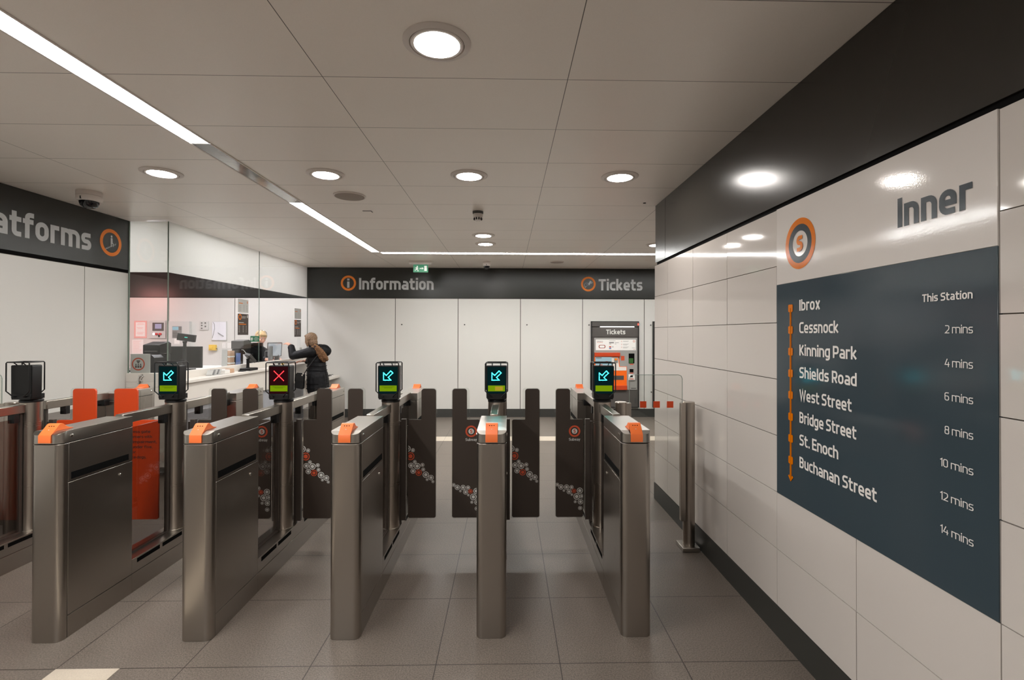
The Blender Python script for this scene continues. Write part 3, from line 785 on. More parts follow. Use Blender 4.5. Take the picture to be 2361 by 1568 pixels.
# ------------------------------------------------------------------ line sign on the tiled wall
SX = XR-.003
t = thing('line_diagram_sign', 'large slate and white wall sign headed Inner listing subway stations and minutes', 'sign', (SX, 2.02, .76))
part('white_panel', MB().box(SX, XR+.012, 1.424, 2.6175, 1.8605, 2.2615), m_signw, t, .001)
part('slate_panel', MB().box(SX, XR+.012, 1.424, 2.6175, .7605, 1.8595), m_signb, t, .001)
o = (SX-.0012, 0, 0); uy = -Y
def W(y, z): return (SX-.0012, y, z)
m = MB()
m.ring((0, 0), .095, .1245, W(2.406, 2.044), uy, Z, 64, 0)
m.text('S', (SX-.0022, 2.406, 2.044-.0385), uy, Z, .077, width=.052, bold=.25, align='c')
m.tube([W(2.485, 1.73), W(2.485, .868)], .0045, 6)
for i in range(8):
    z = 1.73-.1094*i
    m.prism(rpoly([(-.019, -.019), (.019, -.019), (.019, .019), (-.019, .019)], .006, 3), (SX-.0012, 2.485, z), uy, Z, NX, 0, .0015)
m.prism([(0, -.012), (.021, .012), (.014, .019), (0, .004), (-.014, .019), (-.021, .012)], (SX-.0012, 2.485, .869), uy, Z, NX, 0, .0015)
part('route_line', m, m_sorange, t)
part('roundel_ring', MB().ring((0, 0), .0625, .095, W(2.406, 2.044), uy, Z, 64), m_slate, t)
part('heading', MB().text('Inner', W(1.795, 1.990), uy, Z, .107, width=.294, bold=.19), m_slate, t)
m = MB()
for i, (s, e) in enumerate((('Ibrox', 2.248), ('Cessnock', 2.121), ('Kinning Park', 2.009), ('Shields Road', 2.010), ('West Street', 2.041), ('Bridge Street', 2.013), ('St. Enoch', 2.125), ('Buchanan Street', 1.901))):
    part('station_name', MB().text(s, W(2.410, 1.714-.1094*i), uy, Z, .0535, width=2.410-e, bold=.165), m_swhite, t)
part('column_heading', MB().text('This Station', W(1.501, 1.711), uy, Z, .0265, width=.187, bold=.165, align='r'), m_swhite, t)
for i, s in enumerate(('2 mins', '4 mins', '6 mins', '8 mins', '10 mins', '12 mins', '14 mins')):
    part('minutes', MB().text(s, W(1.501, 1.6035-.1094*i), uy, Z, .0265, width=.100 if i < 4 else .118, bold=.105, align='r'), m_swhite, t)

# ------------------------------------------------------------------ fascia lettering
YS = YF-.0075
XSC = 1.419/(text_geo('Information', .215)[2]*.221/CAP)
t = thing('information_sign', 'Information lettering with orange ringed i on the far dark fascia', 'sign', (-2.3, YS, 2.4))
part('lettering', MB().text('Information', (-2.824, YS, 2.431), X, Z, .221, width=1.419, bold=.19), m_vgrey, t)
part('orange_ring', MB().ring((-3.025, 2.553), .104, .144, (0, YS, 0), X, Z, 64), m_vorange, t)
part('letter_i', MB().box(-3.048, -3.004, YS-.001, YS, 2.464, 2.584).box(-3.048, -3.004, YS-.001, YS, 2.603, 2.641), m_vgrey, t)
t = thing('tickets_sign', 'Tickets lettering with orange ringed hand symbol on the far dark fascia', 'sign', (2.0, YS, 2.4))
part('lettering', MB().text('Tickets', (1.761, YS, 2.432), X, Z, .218, width=.85, bold=.19), m_vgrey, t)
part('orange_ring', MB().ring((1.563, 2.554), .105, .141, (0, YS, 0), X, Z, 64), m_vorange, t)
m = MB()
m.flat([(1.560, 2.556), (1.597, 2.617), (1.622, 2.603), (1.586, 2.538), (1.575, 2.526)], (0, YS-.001, 0), X, Z)
m.flat([(1.605, 2.575), (1.630, 2.580), (1.622, 2.607), (1.642, 2.585), (1.640, 2.573), (1.612, 2.562)], (0, YS-.0012, 0), X, Z)
m.tube([(x, YS-.001, z) for x, z in ((1.505, 2.487), (1.483, 2.535), (1.492, 2.556), (1.515, 2.575), (1.545, 2.577), (1.56, 2.565), (1.54, 2.555), (1.525, 2.548), (1.56, 2.535), (1.525, 2.510), (1.505, 2.487))], .0035, 6)
part('hand_symbol', m, m_vgrey, t)
XP = XL+.0055
t = thing('platforms_sign', 'Platforms lettering with orange ringed escalator symbol on the left dark fascia', 'sign', (XP, 4.9, 2.4))
part('lettering', MB().text('Platforms', (XP, 5.149, 2.432), Y, Z, .221, bold=.19, align='r', xs=XSC), m_vgrey, t)
part('orange_ring', MB().ring((5.401, 2.561), .107, .144, (XP, 0, 0), Y, Z, 64), m_vorange, t)
m = MB(); o = (XP+.001, 0, 0)
m.ring((5.408, 2.628), 0, .012, o, Y, Z, 16)
m.flat([(5.396, 2.612), (5.420, 2.612), (5.424, 2.560), (5.436, 2.556), (5.436, 2.520), (5.428, 2.520), (5.426, 2.546), (5.412, 2.548), (5.408, 2.535), (5.406, 2.515), (5.397, 2.515), (5.396, 2.560)], o, Y, Z)
st = []
for i in range(6): st += [(5.335+i*.025, 2.480+i*.013), (5.335+i*.025, 2.493+i*.013)]
st += [(5.335+6*.022, 2.480+.013*6)]
m.tube([(XP+.001, a, b) for a, b in st], .004, 6)
part('escalator_symbol', m, m_vgrey, t)

# ------------------------------------------------------------------ ceiling fittings
def dome_camera(x, y, r, h, label):
    t = thing('dome_camera', label, 'security camera', (x, y, H), 'dome security cameras')
    part('housing', MB().lathe([(r*.98, 0), (r, -.01), (r, -h*.25), (r*.97, -h*.27), (r, -h*.29), (r*.99, -h*.5), (r*.9, -h*.57), (r*.78, -h*.6)], (x, y, H), 40), m_cam, t)
    part('dome', MB().lathe([(r*.78, -h*.58), (r*.76, -h*.7), (r*.66, -h*.85), (r*.45, -h*.96), (.0001, -h)], (x, y, H), 32), m_dome, t)
    part('lens_mark', MB().box(x-.004, x+.004, y-r-.002, y-r+.012, H-h*.56, H-h*.4), m_black, t)
dome_camera(-3.715, 4.493, .094, .150, 'white dome camera on the ceiling beside the left dark fascia')
dome_camera(-.358, 8.667, .068, .135, 'white dome camera on the ceiling in front of the far dark fascia')
t = thing('smoke_detector', 'small ceiling smoke detector between the two rows of downlights', 'smoke detector', (-.302, 5.116, H))
part('base_ring', MB().lathe([(.055, 0), (.055, -.022), (.05, -.026)], (-.302, 5.116, H), 32), m_dgrey, t)
part('sensor_head', MB().lathe([(.05, -.026), (.05, -.05), (.042, -.07), (.034, -.088), (.0001, -.09)], (-.302, 5.116, H), 32), m_cam, t)
m = MB()
for i in range(10):
    a = 2*PI*i/10; c_, s_ = math.cos(a), math.sin(a)
    m.obox((-.302+.041*c_, 5.116+.041*s_, H-.076), (-s_, c_, 0), (c_, s_, .45), (0, 0, 1), .005, .004, .011)
part('vent_slots', m, m_gap, t)
def speaker(x, y, r, label):
    t = thing('ceiling_speaker', label, 'speaker', (x, y, H), 'round ceiling speakers')
    part('rim', MB().lathe([(r, 0), (r, -.006), (r*.93, -.012), (r*.9, -.008)], (x, y, H), 40, caps=False), m_cam, t)
    part('grille', MB().lathe([(r*.91, -.004), (r*.9, -.012), (r*.5, -.018), (.0001, -.02)], (x, y, H), 40, caps=False), mat('speaker_grille', rgb(150, 138, 128), .6, noise=.1, nscale=400), t)
speaker(-1.4365, 4.558, .143, 'round grey ceiling speaker behind the second downlight from left')
speaker(.869, 8.675, .125, 'round ceiling speaker beyond the far strip light, near the Tickets sign')
t = thing('exit_sign', 'green running man exit sign hanging from the ceiling above Information', 'exit sign', (-1.497, 8.65, H))
part('housing', MB().prism(rpoly([(-1.69, 2.79), (-1.304, 2.79), (-1.304, H), (-1.69, H)], [.02, .02, 0, 0]), (0, 0, 0), X, Z, Y, 8.61, 8.69), m_cam, t)
g = part('sign_plate', MB().box(-1.626, -1.37, 8.645, 8.655, 2.655, 2.79), mat('exit_green', rgb(16, 120, 80), .35, emit=rgb(16, 120, 80), es=.35), t, .001)
m = MB(); o = (0, 8.644, 0)
m.ring((-1.556, 2.757), 0, .012, o, X, Z, 16)
m.flat([(-1.57, 2.742), (-1.55, 2.745), (-1.545, 2.722), (-1.53, 2.728), (-1.528, 2.735), (-1.552, 2.716), (-1.553, 2.706), (-1.536, 2.694), (-1.541, 2.67), (-1.549, 2.67), (-1.548, 2.689), (-1.568, 2.702), (-1.582, 2.690), (-1.602, 2.692), (-1.602, 2.700), (-1.585, 2.700), (-1.572, 2.716), (-1.575, 2.73), (-1.592, 2.722), (-1.596, 2.728)], o, X, Z)
m.flat([(-1.515, 2.717), (-1.475, 2.717), (-1.475, 2.703), (-1.447, 2.7235), (-1.475, 2.744), (-1.475, 2.730), (-1.515, 2.730)], o, X, Z)
m.rect(-1.436, -1.392, 2.68, 2.77, o, X, Z)
part('pictogram', m, mat('exit_white', rgb(226, 232, 226), .4, emit=(.8, .9, .8), es=.3), g)
m = MB().box(-1.481, -1.395, 5.112, 5.120, H-.004, H).box(-1.399, -1.391, 5.112, 5.175, H-.004, H)
solo('ceiling_hatch', m, m_dgrey, 'small dark slot in the ceiling between the speaker and the smoke detector', 'vent')
solo('ceiling_hole', MB().lathe([(.014, 0), (.014, -.003)], (1.313, 4.729, H), 16), m_gap, 'small black round hole in the ceiling near the end of the dark bulkhead', 'hole')

# ------------------------------------------------------------------ ticket machines
def machine(xo, label):
    yf = YF-.035
    t = thing('ticket_machine', label, 'ticket machine', (2.07+xo, YF-.02, .183), 'ticket machines in the far wall')
    mx = lambda p: 1.611+(p-155)/715*.919+xo
    mz = lambda p: 1.835-(p-140)/1285*1.652
    m_mach = mat('machine_grey', rgb(152, 150, 146), .4); m_mdk = mat('machine_dark', rgb(82, 78, 75), .4)
    B = lambda a, b, c_, d, y0, y1, mi=0, q=None: (q or MB()).box(mx(a), mx(b), yf+y0, yf+y1, mz(d), mz(c_), mi)
    part('frame', MB().box(mx(155), mx(165), yf-.03, YF, mz(1425), mz(138)).box(mx(862), mx(870), yf-.03, YF, mz(1425), mz(138)).box(mx(155), mx(870), yf-.03, YF, mz(146), mz(138)).box(mx(155), mx(870), yf-.03, YF, mz(1425), mz(1417)), m_black, t)
    part('body', B(165, 862, 146, 1417, .0, .03), m_mdk, t)
    h = part('header', B(165, 862, 230, 370, -.012, 0), m_mdk, t)
    part('lettering', MB().text('Tickets', (mx(380), yf-.0135, mz(332)), X, Z, (332-262)*.001286, width=mx(668)-mx(380), bold=.20), m_vwhite, h)
    part('light_bar', B(165, 862, 146, 215, -.028, 0), m_mdk, t, .003)
    part('header_lamp', B(290, 800, 216, 226, -.026, -.006), emit_mat('machine_lamp', (1, .95, .93), 5), t)
    part('red_indicator', MB().ball((mx(857), yf-.032, mz(183)), (.012, .008, .02), 14, 8), emit_mat('red_lamp', (1, .06, .04), 4), t)
    part('fascia_plate', B(202, 848, 385, 1160, -.008, 0), m_mach, t, .002)
    i = part('instruction_panel', B(225, 825, 410, 570, -.0115, -.008), m_paper, t)
    m = MB(); o = (0, yf-.0122, 0)
    RC = lambda a, b, c_, d, k=0: m.rect(mx(a), mx(b), mz(d), mz(c_), o, X, Z, k)
    m.text('Welcome to', (mx(243), yf-.0122, mz(442)), X, Z, .013, width=mx(333)-mx(243), bold=.2, mi=0)
    m.text('the subway', (mx(243), yf-.0122, mz(458)), X, Z, .013, width=mx(330)-mx(243), bold=.2, mi=1)
    outer = rpoly([(mx(268), mz(542)), (mx(370), mz(542)), (mx(370), mz(490)), (mx(268), mz(490))], .03, 6)
    inn = rpoly([(mx(280), mz(534)), (mx(358), mz(534)), (mx(358), mz(498)), (mx(280), mz(498))], .022, 6)
    mid = rpoly([(mx(275), mz(538)), (mx(364), mz(538)), (mx(364), mz(494)), (mx(275), mz(494))], .026, 6)
    m.flat(outer, (0, yf-.0120, 0), X, Z, 1); m.flat(mid, (0, yf-.0124, 0), X, Z, 0); m.flat(inn, (0, yf-.0128, 0), X, Z, 3)
    for a, b, c_, d in ((425, 520, 427, 431), (425, 496, 448, 466), (510, 570, 454, 460), (425, 455, 474, 482), (510, 532, 474, 480), (466, 492, 512, 516), (466, 492, 520, 525)): RC(a, b, c_, d, 2)
    RC(425, 455, 510, 528, 1); RC(425, 455, 532, 552, 4)
    for k in range(3):
        for q in range(3 if k else 2): RC(632, 720-(q*13) % 40, 430+k*44+q*9, 433+k*44+q*9, 2)
        m.ring((mx(612), mz(438+k*44)), .008, .011, o, X, Z, 16, 1)
    m.ring((mx(797), mz(436)), .013, .020, o, X, Z, 24, 1); RC(765, 812, 534, 538, 2); RC(790, 812, 555, 560, 1)
    part('print', m, [m_dgrey, m_vred, m_grey, m_paper, m_blue], i)
    m_od = mat('machine_orange_dark', rgb(190, 66, 30), .4); m_mo = mat('machine_orange', rgb(240, 104, 24), .4)
    q = part('orange_surround', MB().prism([(mx(a), mz(b)) for a, b in ((203, 1160), (690, 1160), (690, 812), (585, 812), (572, 665), (585, 665), (585, 605), (203, 605))], (0, 0, 0), X, Z, NY, -yf+.008, -yf+.014), m_mo, t)
    part('hood', B(203, 585, 605, 660, -.055, -.010), m_od, q, .004)
    part('cream_panel', MB().prism([(mx(a), mz(b)) for a, b in ((235, 872), (683, 872), (683, 818), (575, 818), (558, 672), (470, 672), (235, 672))], (0, 0, 0), X, Z, NY, -yf+.014, -yf+.017), m_counter, q)
    s = part('screen', MB().prism([(mx(a), mz(b)) for a, b in ((222, 870), (470, 870), (460, 672), (217, 672))], (0, 0, 0), X, Z, NY, -yf+.017, -yf+.021), emit_mat('machine_screen', rgb(170, 200, 208), .75), q)
    m = MB(); o = (0, yf-.0216, 0)
    m.rect(mx(225), mx(310), mz(692), mz(678), o, X, Z, 0); m.rect(mx(372), mx(405), mz(748), mz(733), o, X, Z, 1); m.rect(mx(290), mx(325), mz(792), mz(782), o, X, Z, 1); m.rect(mx(240), mx(400), mz(765), mz(760), o, X, Z, 0)
    part('screen_graphics', m, [m_grey, m_vred], s)
    part('card_reader', B(498, 552, 690, 755, -.030, -.016), m_grey, q, .003)
    part('reader_target', B(505, 545, 690, 720, -.033, -.030), m_vorange, q)
    part('lower_lip', B(203, 690, 1095, 1160, -.045, -.012), m_od, q, .004)
    part('ticket_tray', B(470, 645, 948, 1012, -.0155, -.012), m_dgrey, q)
    part('icon_plate', B(602, 655, 655, 722, -.0105, -.007), m_vred, t)
    part('note_slot', B(718, 805, 618, 765, -.0105, -.006), m_blackm, t)
    part('note_guide', B(722, 785, 690, 762, -.022, -.010), mat('note_green', rgb(52, 92, 44), .4), t)
    part('coin_slot', B(733, 790, 850, 900, -.0105, -.006), m_blackm, t)
    cr = part('card_slot', B(715, 808, 928, 1015, -.035, -.006), m_paper, t, .004)
    part('slot_mouth', B(735, 775, 945, 970, -.037, -.034), m_black, cr)
    m = MB()
    for a, b, c_, d in ((735, 790, 772, 785), (735, 788, 905, 916), (735, 790, 992, 1002)):
        m.box(mx(a), mx(b), yf-.0365 if c_ > 950 else yf-.0095, yf-.006, mz(d), mz(c_))
    part('orange_labels', m, m_vred, t)
    m = MB().rect(mx(755), mx(830), mz(1143), mz(1132), (0, yf-.0085, 0), X, Z)
    part('maker_mark', m, m_dgrey, t)
    part('lower_hatch', B(808, 832, 1280, 1365, -.002, 0), m_dgrey, t)
    return t
machine(0, 'grey and orange ticket machine with lit Tickets header set in the far wall')
machine(1.195, 'second ticket machine, only its black frame edge showing past the tiled wall')

# ------------------------------------------------------------------ office contents
YW = YF-.001
def wallbox(name, x0, x1, z0, z1, d, m, label, cat, bevel=.003, root=None):
    return MB().box(x0, x1, YF-d, YW, z0, z1)
def wplate(name, x0, x1, z0, z1, d, m, label, cat):
    t = thing(name, label, cat, ((x0+x1)/2, YF, z0))
    part('board', MB().box(x0, x1, YF-d, YF, z0, z1), m, t, .002)
    return t
t = wplate('notice', -7.04, -6.805, 1.495, 1.824, .008, m_pink, 'pink bordered paper notice at the left end of the office wall', 'notice')
m = MB().rect(-7.01, -6.835, 1.53, 1.795, (0, YF-.0085, 0), X, Z, 0)
for z, a, b in ((1.765, -6.97, -6.86), (1.75, -6.985, -6.85), (1.69, -6.99, -6.87), (1.675, -6.97, -6.885), (1.60, -6.985, -6.855), (1.585, -6.99, -6.87), (1.57, -6.97, -6.88)): m.rect(a, b, z, z+.006, (0, YF-.009, 0), X, Z, 1)
part('print', m, [m_paper, m_pink], t)
t = wplate('paper_notes', -7.08, -6.873, 1.20, 1.467, .003, m_paper, 'faint printed paper sheet below the pink notice in the office', 'paper')
m = MB()
for i in range(12): m.rect(-7.06, -6.90-R.uniform(0, .05), 1.22+.02*i, 1.224+.02*i, (0, YF-.004, 0), X, Z)
part('print', m, m_pink, t)
t = wplate('control_panel', -6.74, -6.44, 1.495, 1.83, .03, m_pgrey, 'grey wall control panel with small screen and red switches', 'control panel')
s = part('screen_bezel', MB().box(-6.679, -6.473, YF-.038, YF-.03, 1.636, 1.789), m_dgrey, t, .002)
part('screen', MB().box(-6.63, -6.51, YF-.040, YF-.038, 1.675, 1.765), emit_mat('lilac_screen', rgb(205, 185, 215), .7), s)
part('white_lamp', MB().ball((-6.655, YF-.035, 1.575), (.02, .012, .02)), emit_mat('white_lamp', (.8, .9, 1), 3), t)
for x in (-6.60, -6.53): part('red_switch', MB().lathe([(.022, 0), (.022, -.025), (.012, -.03)], (x, YF-.03, 1.575), 18, 'y'), m_red, t)
part('key', MB().box(-6.565, -6.55, YF-.045, YF-.03, 1.515, 1.56), m_blackm, t)
t = wplate('alarm_panel', -6.395, -5.975, 1.348, 1.815, .07, m_pgrey, 'large grey alarm panel box with keypad on the office wall', 'control panel')
s = part('keypad_module', MB().box(-6.286, -6.111, YF-.076, YF-.07, 1.497, 1.722), m_grey, t, .002)
part('display', MB().box(-6.28, -6.17, YF-.078, YF-.076, 1.65, 1.712), emit_mat('blue_lcd', rgb(170, 205, 220), .8), s)
m = MB()
for r_ in range(3):
    for c_ in range(4): m.box(-6.155+.011*c_, -6.148+.011*c_, YF-.0785, YF-.076, 1.655+.02*r_, 1.667+.02*r_)
for r_ in range(4): m.box(-6.275, -6.19, YF-.0785, YF-.076, 1.515+.03*r_, 1.53+.03*r_)
part('keys', m, m_dgrey, s)
part('blue_label', MB().box(-6.378, -6.335, YF-.0715, YF-.07, 1.40, 1.432), m_blue, t)
part('paper_label', MB().box(-6.25, -6.15, YF-.0715, YF-.07, 1.39, 1.49), m_paper, t)
t = wplate('socket_plate', -5.815, -5.651, 1.652, 1.817, .02, m_pgrey, 'square grey switch plate with five round keyholes', 'switch plate')
for x, z in ((-5.77, 1.785), (-5.77, 1.738), (-5.77, 1.685), (-5.705, 1.785), (-5.702, 1.72)): part('key_switch', MB().lathe([(.012, 0), (.012, -.01)], (x, YF-.02, z), 14, 'y'), m_dgrey, t)
t = wplate('framed_board', -5.586, -5.307, 1.454, 1.817, .02, m_pgrey, 'shiny framed board with a pen hanging on the office wall', 'notice board')
part('glossy_sheet', MB().box(-5.575, -5.318, YF-.0225, YF-.02, 1.465, 1.806), mat('glossy_white', rgb(226, 226, 232), .05, spec=.8), t)
m = MB().tube([(-5.465, YF-.03, 1.60), (-5.36, YF-.03, 1.535)], .008, 8)
part('pen', m, m_grey, t)
m = MB().tube([(-5.56, YF-.026, 1.80), (-5.535, YF-.026, 1.77), (-5.53, YF-.026, 1.68), (-5.545, YF-.026, 1.60), (-5.57, YF-.026, 1.50)], .004, 6)
part('cord', m, m_grey, t)
t = thing('yellow_callpoint', 'small yellow box fixed to the office wall', 'alarm box', (-5.556, YF, 1.267))
part('box', MB().box(-5.62, -5.495, YF-.06, YF, 1.267, 1.375), m_yellow, t, .006)
part('button', MB().lathe([(.03, 0), (.03, -.012), (.02, -.016)], (-5.575, YF-.06, 1.32), 20, 'y'), m_yellow, t)
part('side_knob', MB().lathe([(.008, 0), (.008, .018)], (-5.495, YF-.03, 1.30), 12, 'x'), m_dgrey, t)
for x0, x1, wh in ((-5.399, -5.333, 'left one of the pale pair'), (-5.301, -5.213, 'right one of the pale pair')):
    t = wplate('wall_paper_sheet', x0, x1, 1.311, 1.405, .003, m_paper, 'small paper sheet beside the yellow box, '+wh, 'paper')
    m = MB()
    for i in range(5): m.rect(x0+.01, x1-.015, 1.325+.016*i, 1.328+.016*i, (0, YF-.004, 0), X, Z)
    part('print', m, m_pgrey, t)
solo('white_binder', MB().box(-5.93, -5.75, 9.1, 9.4, .972, 1.03), m_paper, 'white folder lying on the back desk', 'folder', bevel=.006)
# poster on the corner pane
t = thing('warning_poster', 'pale card with a red ringed crowd symbol in the corner of the glass', 'poster', (-4.10, 5.68, GZ0))
part('card', MB().box(-4.224, -4.005, 5.672, 5.676, GZ0, 1.36), m_pgrey, t)
m = MB(); o = (0, 5.6712, 0)
m.ring((-4.135, 1.247), .058, .072, o, X, Z, 40, 0)
m.rect(-4.155, -4.115, 1.274, 1.288, o, X, Z, 1); m.flat([(-4.15, 1.272), (-4.12, 1.272), (-4.128, 1.256), (-4.142, 1.256)], o, X, Z, 1)
for k in (-1, 0, 1):
    m.ring((-4.135+k*.026, 1.243), 0, .008, o, X, Z, 12, 1); m.rect(-4.145+k*.026, -4.125+k*.026, 1.205, 1.232, o, X, Z, 1)
part('symbol', m, [m_vred, m_dgrey], t)
# posters on the long pane
def glass_poster(y0, y1, z0, z1, dark, label):
    t = thing('glass_poster', label, 'poster', (XG+.007, (y0+y1)/2, z0), 'posters on the ticket office glass')
    part('sheet', MB().box(XG+.0065, XG+.008, y0, y1, z0, z1), m_brownp if dark else m_pgrey, t)
    m = MB(); o = (XG+.0086, 0, 0); h = z1-z0; wd = y1-y0
    RC = lambda a, b, c_, d, k: m.rect(y0+a*wd, y0+b*wd, z1-d*h, z1-c_*h, o, Y, Z, k)
    if dark:
        m.ring((y0+.19*wd, z1-.15*h), .026, .042, o, Y, Z, 28, 0)
        RC(.36, .78, .12, .14, 1); RC(.36, .72, .18, .20, 1); RC(.08, .55, .40, .43, 1); RC(.08, .78, .47, .51, 0); RC(.86, .94, .05, .18, 1)
        for i in range(6):
            RC(.08, .18, .57+.055*i, .585+.055*i, 1); RC(.45, .55, .57+.055*i, .585+.055*i, 1); RC(.75, .82, .57+.055*i, .585+.055*i, 1)
    else:
        RC(.08, .45, .27, .33, 0); m.ring((y0+.9*wd, z1-.2*h), .009, .016, o, Y, Z, 20, 0)
        for i in range(7):
            RC(.08, .3, .45+.07*i, .465+.07*i, 2); RC(.5, .62, .45+.07*i, .465+.07*i, 2); RC(.78, .9, .45+.07*i, .465+.07*i, 2)
    part('print', m, [m_vorange, m_vwhite, m_grey], t)
glass_poster(7.09, 7.375, 1.89, 2.08, False, 'pale grey price poster on the office glass, left of the two')
glass_poster(7.09, 7.375, 1.57, 1.872, True, 'dark brown price poster on the office glass, left of the two')
glass_poster(8.957, 9.24, 1.853, 2.043, False, 'pale grey price poster on the office glass, nearest the far wall')
glass_poster(8.957, 9.24, 1.531, 1.837, True, 'dark brown price poster on the office glass, nearest the far wall')
t = thing('defibrillator_sticker', 'small green first aid sticker on the glass by its middle joint', 'sticker', (XG+.007, 7.55, 1.47))
part('sticker', MB().prism(rpoly([(7.435, 1.468), (7.70, 1.468), (7.70, 1.553), (7.435, 1.553)], .01), (0, 0, 0), Y, Z, X, XG+.0065, XG+.008), m_green, t)
m = MB(); o = (XG+.0086, 0, 0)
m.flat([(7.45, 1.53), (7.50, 1.53), (7.50, 1.50), (7.475, 1.478), (7.45, 1.50)], o, Y, Z)
for z, a, b in ((1.525, 7.56, 7.65), (1.505, 7.53, 7.68), (1.485, 7.56, 7.65)): m.rect(a, b, z, z+.007, o, Y, Z)
part('symbol', m, m_vwhite, t)

# equipment on the worktop behind the glass (top at 1.10)
WT = 1.10
def monitor(name, cx, cy, w_, h_, z0, ang, label, screen=None, lean=0.):
    """flat screen on a foot; ang = heading of its back, about z"""
    t = thing(name, label, 'monitor', (cx, cy, WT))
    c_, s_ = math.cos(ang), math.sin(ang)
    ux = Vector((c_, s_, 0)); nv = Vector((-s_, c_, 0)); uz = (Z*math.cos(lean)+nv*math.sin(lean)); nn = ux.cross(uz)
    ctr = Vector((cx, cy, z0+h_/2))
    part('casing', MB().obox(ctr, ux, nn, uz, w_/2, .018, h_/2).obox(ctr+nn*-.022, ux, nn, uz, w_*.32, .022, h_*.3), m_black if screen is None else m_dgrey, t, .004)
    part('panel', MB().obox(ctr+nn*.0185, ux, nn, uz, w_/2-.014, .001, h_/2-.014), screen or m_blackm, t)
    part('stand', MB().obox(Vector((cx, cy, (WT+z0+h_*.4)/2))-nv*.03, ux, nv, Z, .03, .014, (z0+h_*.4-WT)/2).obox((cx, cy, WT+.008), ux, nv, Z, .11, .08, .008), m_black, t, .003)
    part('vents', MB().obox(ctr+nn*-.0445+uz*h_*.12, ux, nn, uz, w_*.25, .001, .006).obox(ctr+nn*-.0445-uz*h_*.05, ux, nn, uz, w_*.05, .001, .004), m_grey, t)
    return t
monitor('till_monitor', -4.345, 6.8, .44, .29, 1.125, math.radians(8), 'large black monitor seen from behind, left in the ticket office')
t = thing('customer_display', 'small tilted customer display on a black pole above the large monitor', 'display', (-4.21, 6.60, WT))
part('pole', MB().lathe([(.05, 0), (.05, .012), (.022, .02), (.019, .36), (.026, .375), (.026, .39)], (-4.215, 6.6, WT), 20), m_black, t)
ux = Vector((.97, .1, -.14)).normalized(); nn = Vector((-.1, .99, .0)); nn = (nn-ux*nn.dot(ux)).normalized(); uz = ux.cross(nn)
part('display_bar', MB().obox((-4.185, 6.59, 1.537), ux, nn, uz, .107, .025, .047), m_black, t, .005)
part('green_digits', MB().obox(Vector((-4.185, 6.59, 1.54))-nn*.0258+ux*.005, ux, nn, uz, .018, .0006, .005), emit_mat('digits', (.1, .9, .7), .9), t)
t = thing('receipt_printer', 'black receipt printer beside the glass corner, left in the ticket office', 'printer', (-4.36, 6.3, WT))
part('base', MB().box(-4.46, -4.263, 6.2, 6.4, WT, 1.335), m_black, t, .008)
part('lid', MB().prism([(6.19, 1.34), (6.41, 1.34), (6.41, 1.47), (6.36, 1.488), (6.19, 1.45)], (0, 0, 0), Y, Z, X, -4.462, -4.262), m_black, t, .006)
part('paper_slot', MB().box(-4.44, -4.285, 6.188, 6.19, 1.37, 1.375), m_grey, t)
t = thing('card_printer', 'black till unit with a white label, in front of the left receipt printer', 'till', (-4.29, 6.05, WT))
part('casing', MB().prism(rpoly([(-4.37, WT), (-4.165, WT), (-4.165, 1.30), (-4.20, 1.335), (-4.37, 1.34)], .012), (0, 0, 0), X, Z, Y, 5.97, 6.13), m_black, t)
part('white_label', MB().box(-4.325, -4.235, 5.966, 5.969, 1.228, 1.262), m_paper, t)
m = MB().tube([(-4.345, 5.965, 1.335), (-4.34, 5.96, 1.28), (-4.31, 5.958, 1.20), (-4.27, 5.958, 1.115)], .006, 8)
part('cable', m, m_grey, t)
t = thing('label_printer', 'dark brown box printer near the cardboard boxes in the office', 'printer', (-4.0, 7.6, WT))
part('base', MB().box(-4.10, -3.925, 7.5, 7.7, WT, 1.36), m_black, t, .006)
part('lid', MB().prism([(7.49, 1.362), (7.71, 1.362), (7.71, 1.47), (7.66, 1.497), (7.49, 1.48)], (0, 0, 0), Y, Z, X, -4.105, -3.92), m_dgrey, t, .006)
part('cable', MB().tube([(-3.95, 7.49, 1.35), (-3.91, 7.47, 1.345), (-3.87, 7.46, 1.30), (-3.86, 7.46, 1.22)], .004, 6), m_pgrey, t)
zz = WT
for i, (dx, h_, mt, lb) in enumerate(((0, .055, m_card, 'bottom'), (.004, .022, m_paper, 'second'), (-.003, .07, m_card, 'third'), (.002, .022, m_paper, 'fourth'), (0, .072, m_card, 'topmost'))):
    solo('small_box', MB().box(-4.02+dx, -3.925+dx, 7.14, 7.26, zz, zz+h_), mt, '%s box, %s of the small stack beside the standing leaflets' % ('brown cardboard' if mt is m_card else 'flat white', lb), 'box', 'small boxes stacked in the office', .003)
    zz += h_+.0005
def leaflet(x0, x1, y, z0, z1, m, label, sheet=None):
    t = thing('leaflet', label, 'leaflet', ((x0+x1)/2, y, z0), 'leaflets standing in the office')
    part('holder', MB().prism([(0, 0), (.05, 0), (.05, .004), (.008, .004), (.014, z1-z0), (.010, z1-z0)], (0, y, z0), Y, Z, X, x0, x1), m, t)
    q = MB()
    for i in range(6): q.rect(x0+.012, x1-.012-R.uniform(0, .02), z0+(z1-z0)*(.12+.11*i), z0+(z1-z0)*(.15+.11*i), (0, y-.001, 0), X, (Z+Y*.05).normalized())
    part('print', q, m_grey if m is not m_blue else m_vwhite, t)
leaflet(-3.955, -3.88, 6.98, WT, 1.37, m_pgrey, 'grey printed leaflet standing in front of the small box stack')
leaflet(-3.95, -3.885, 7.33, WT, 1.305, m_blue, 'blue and white leaflet to the right of the grey printed leaflet')
solo('white_card', MB().box(-3.935, -3.858, 7.5, 7.503, WT, 1.28), m_paper, 'plain white card standing left of the second black monitor', 'card')
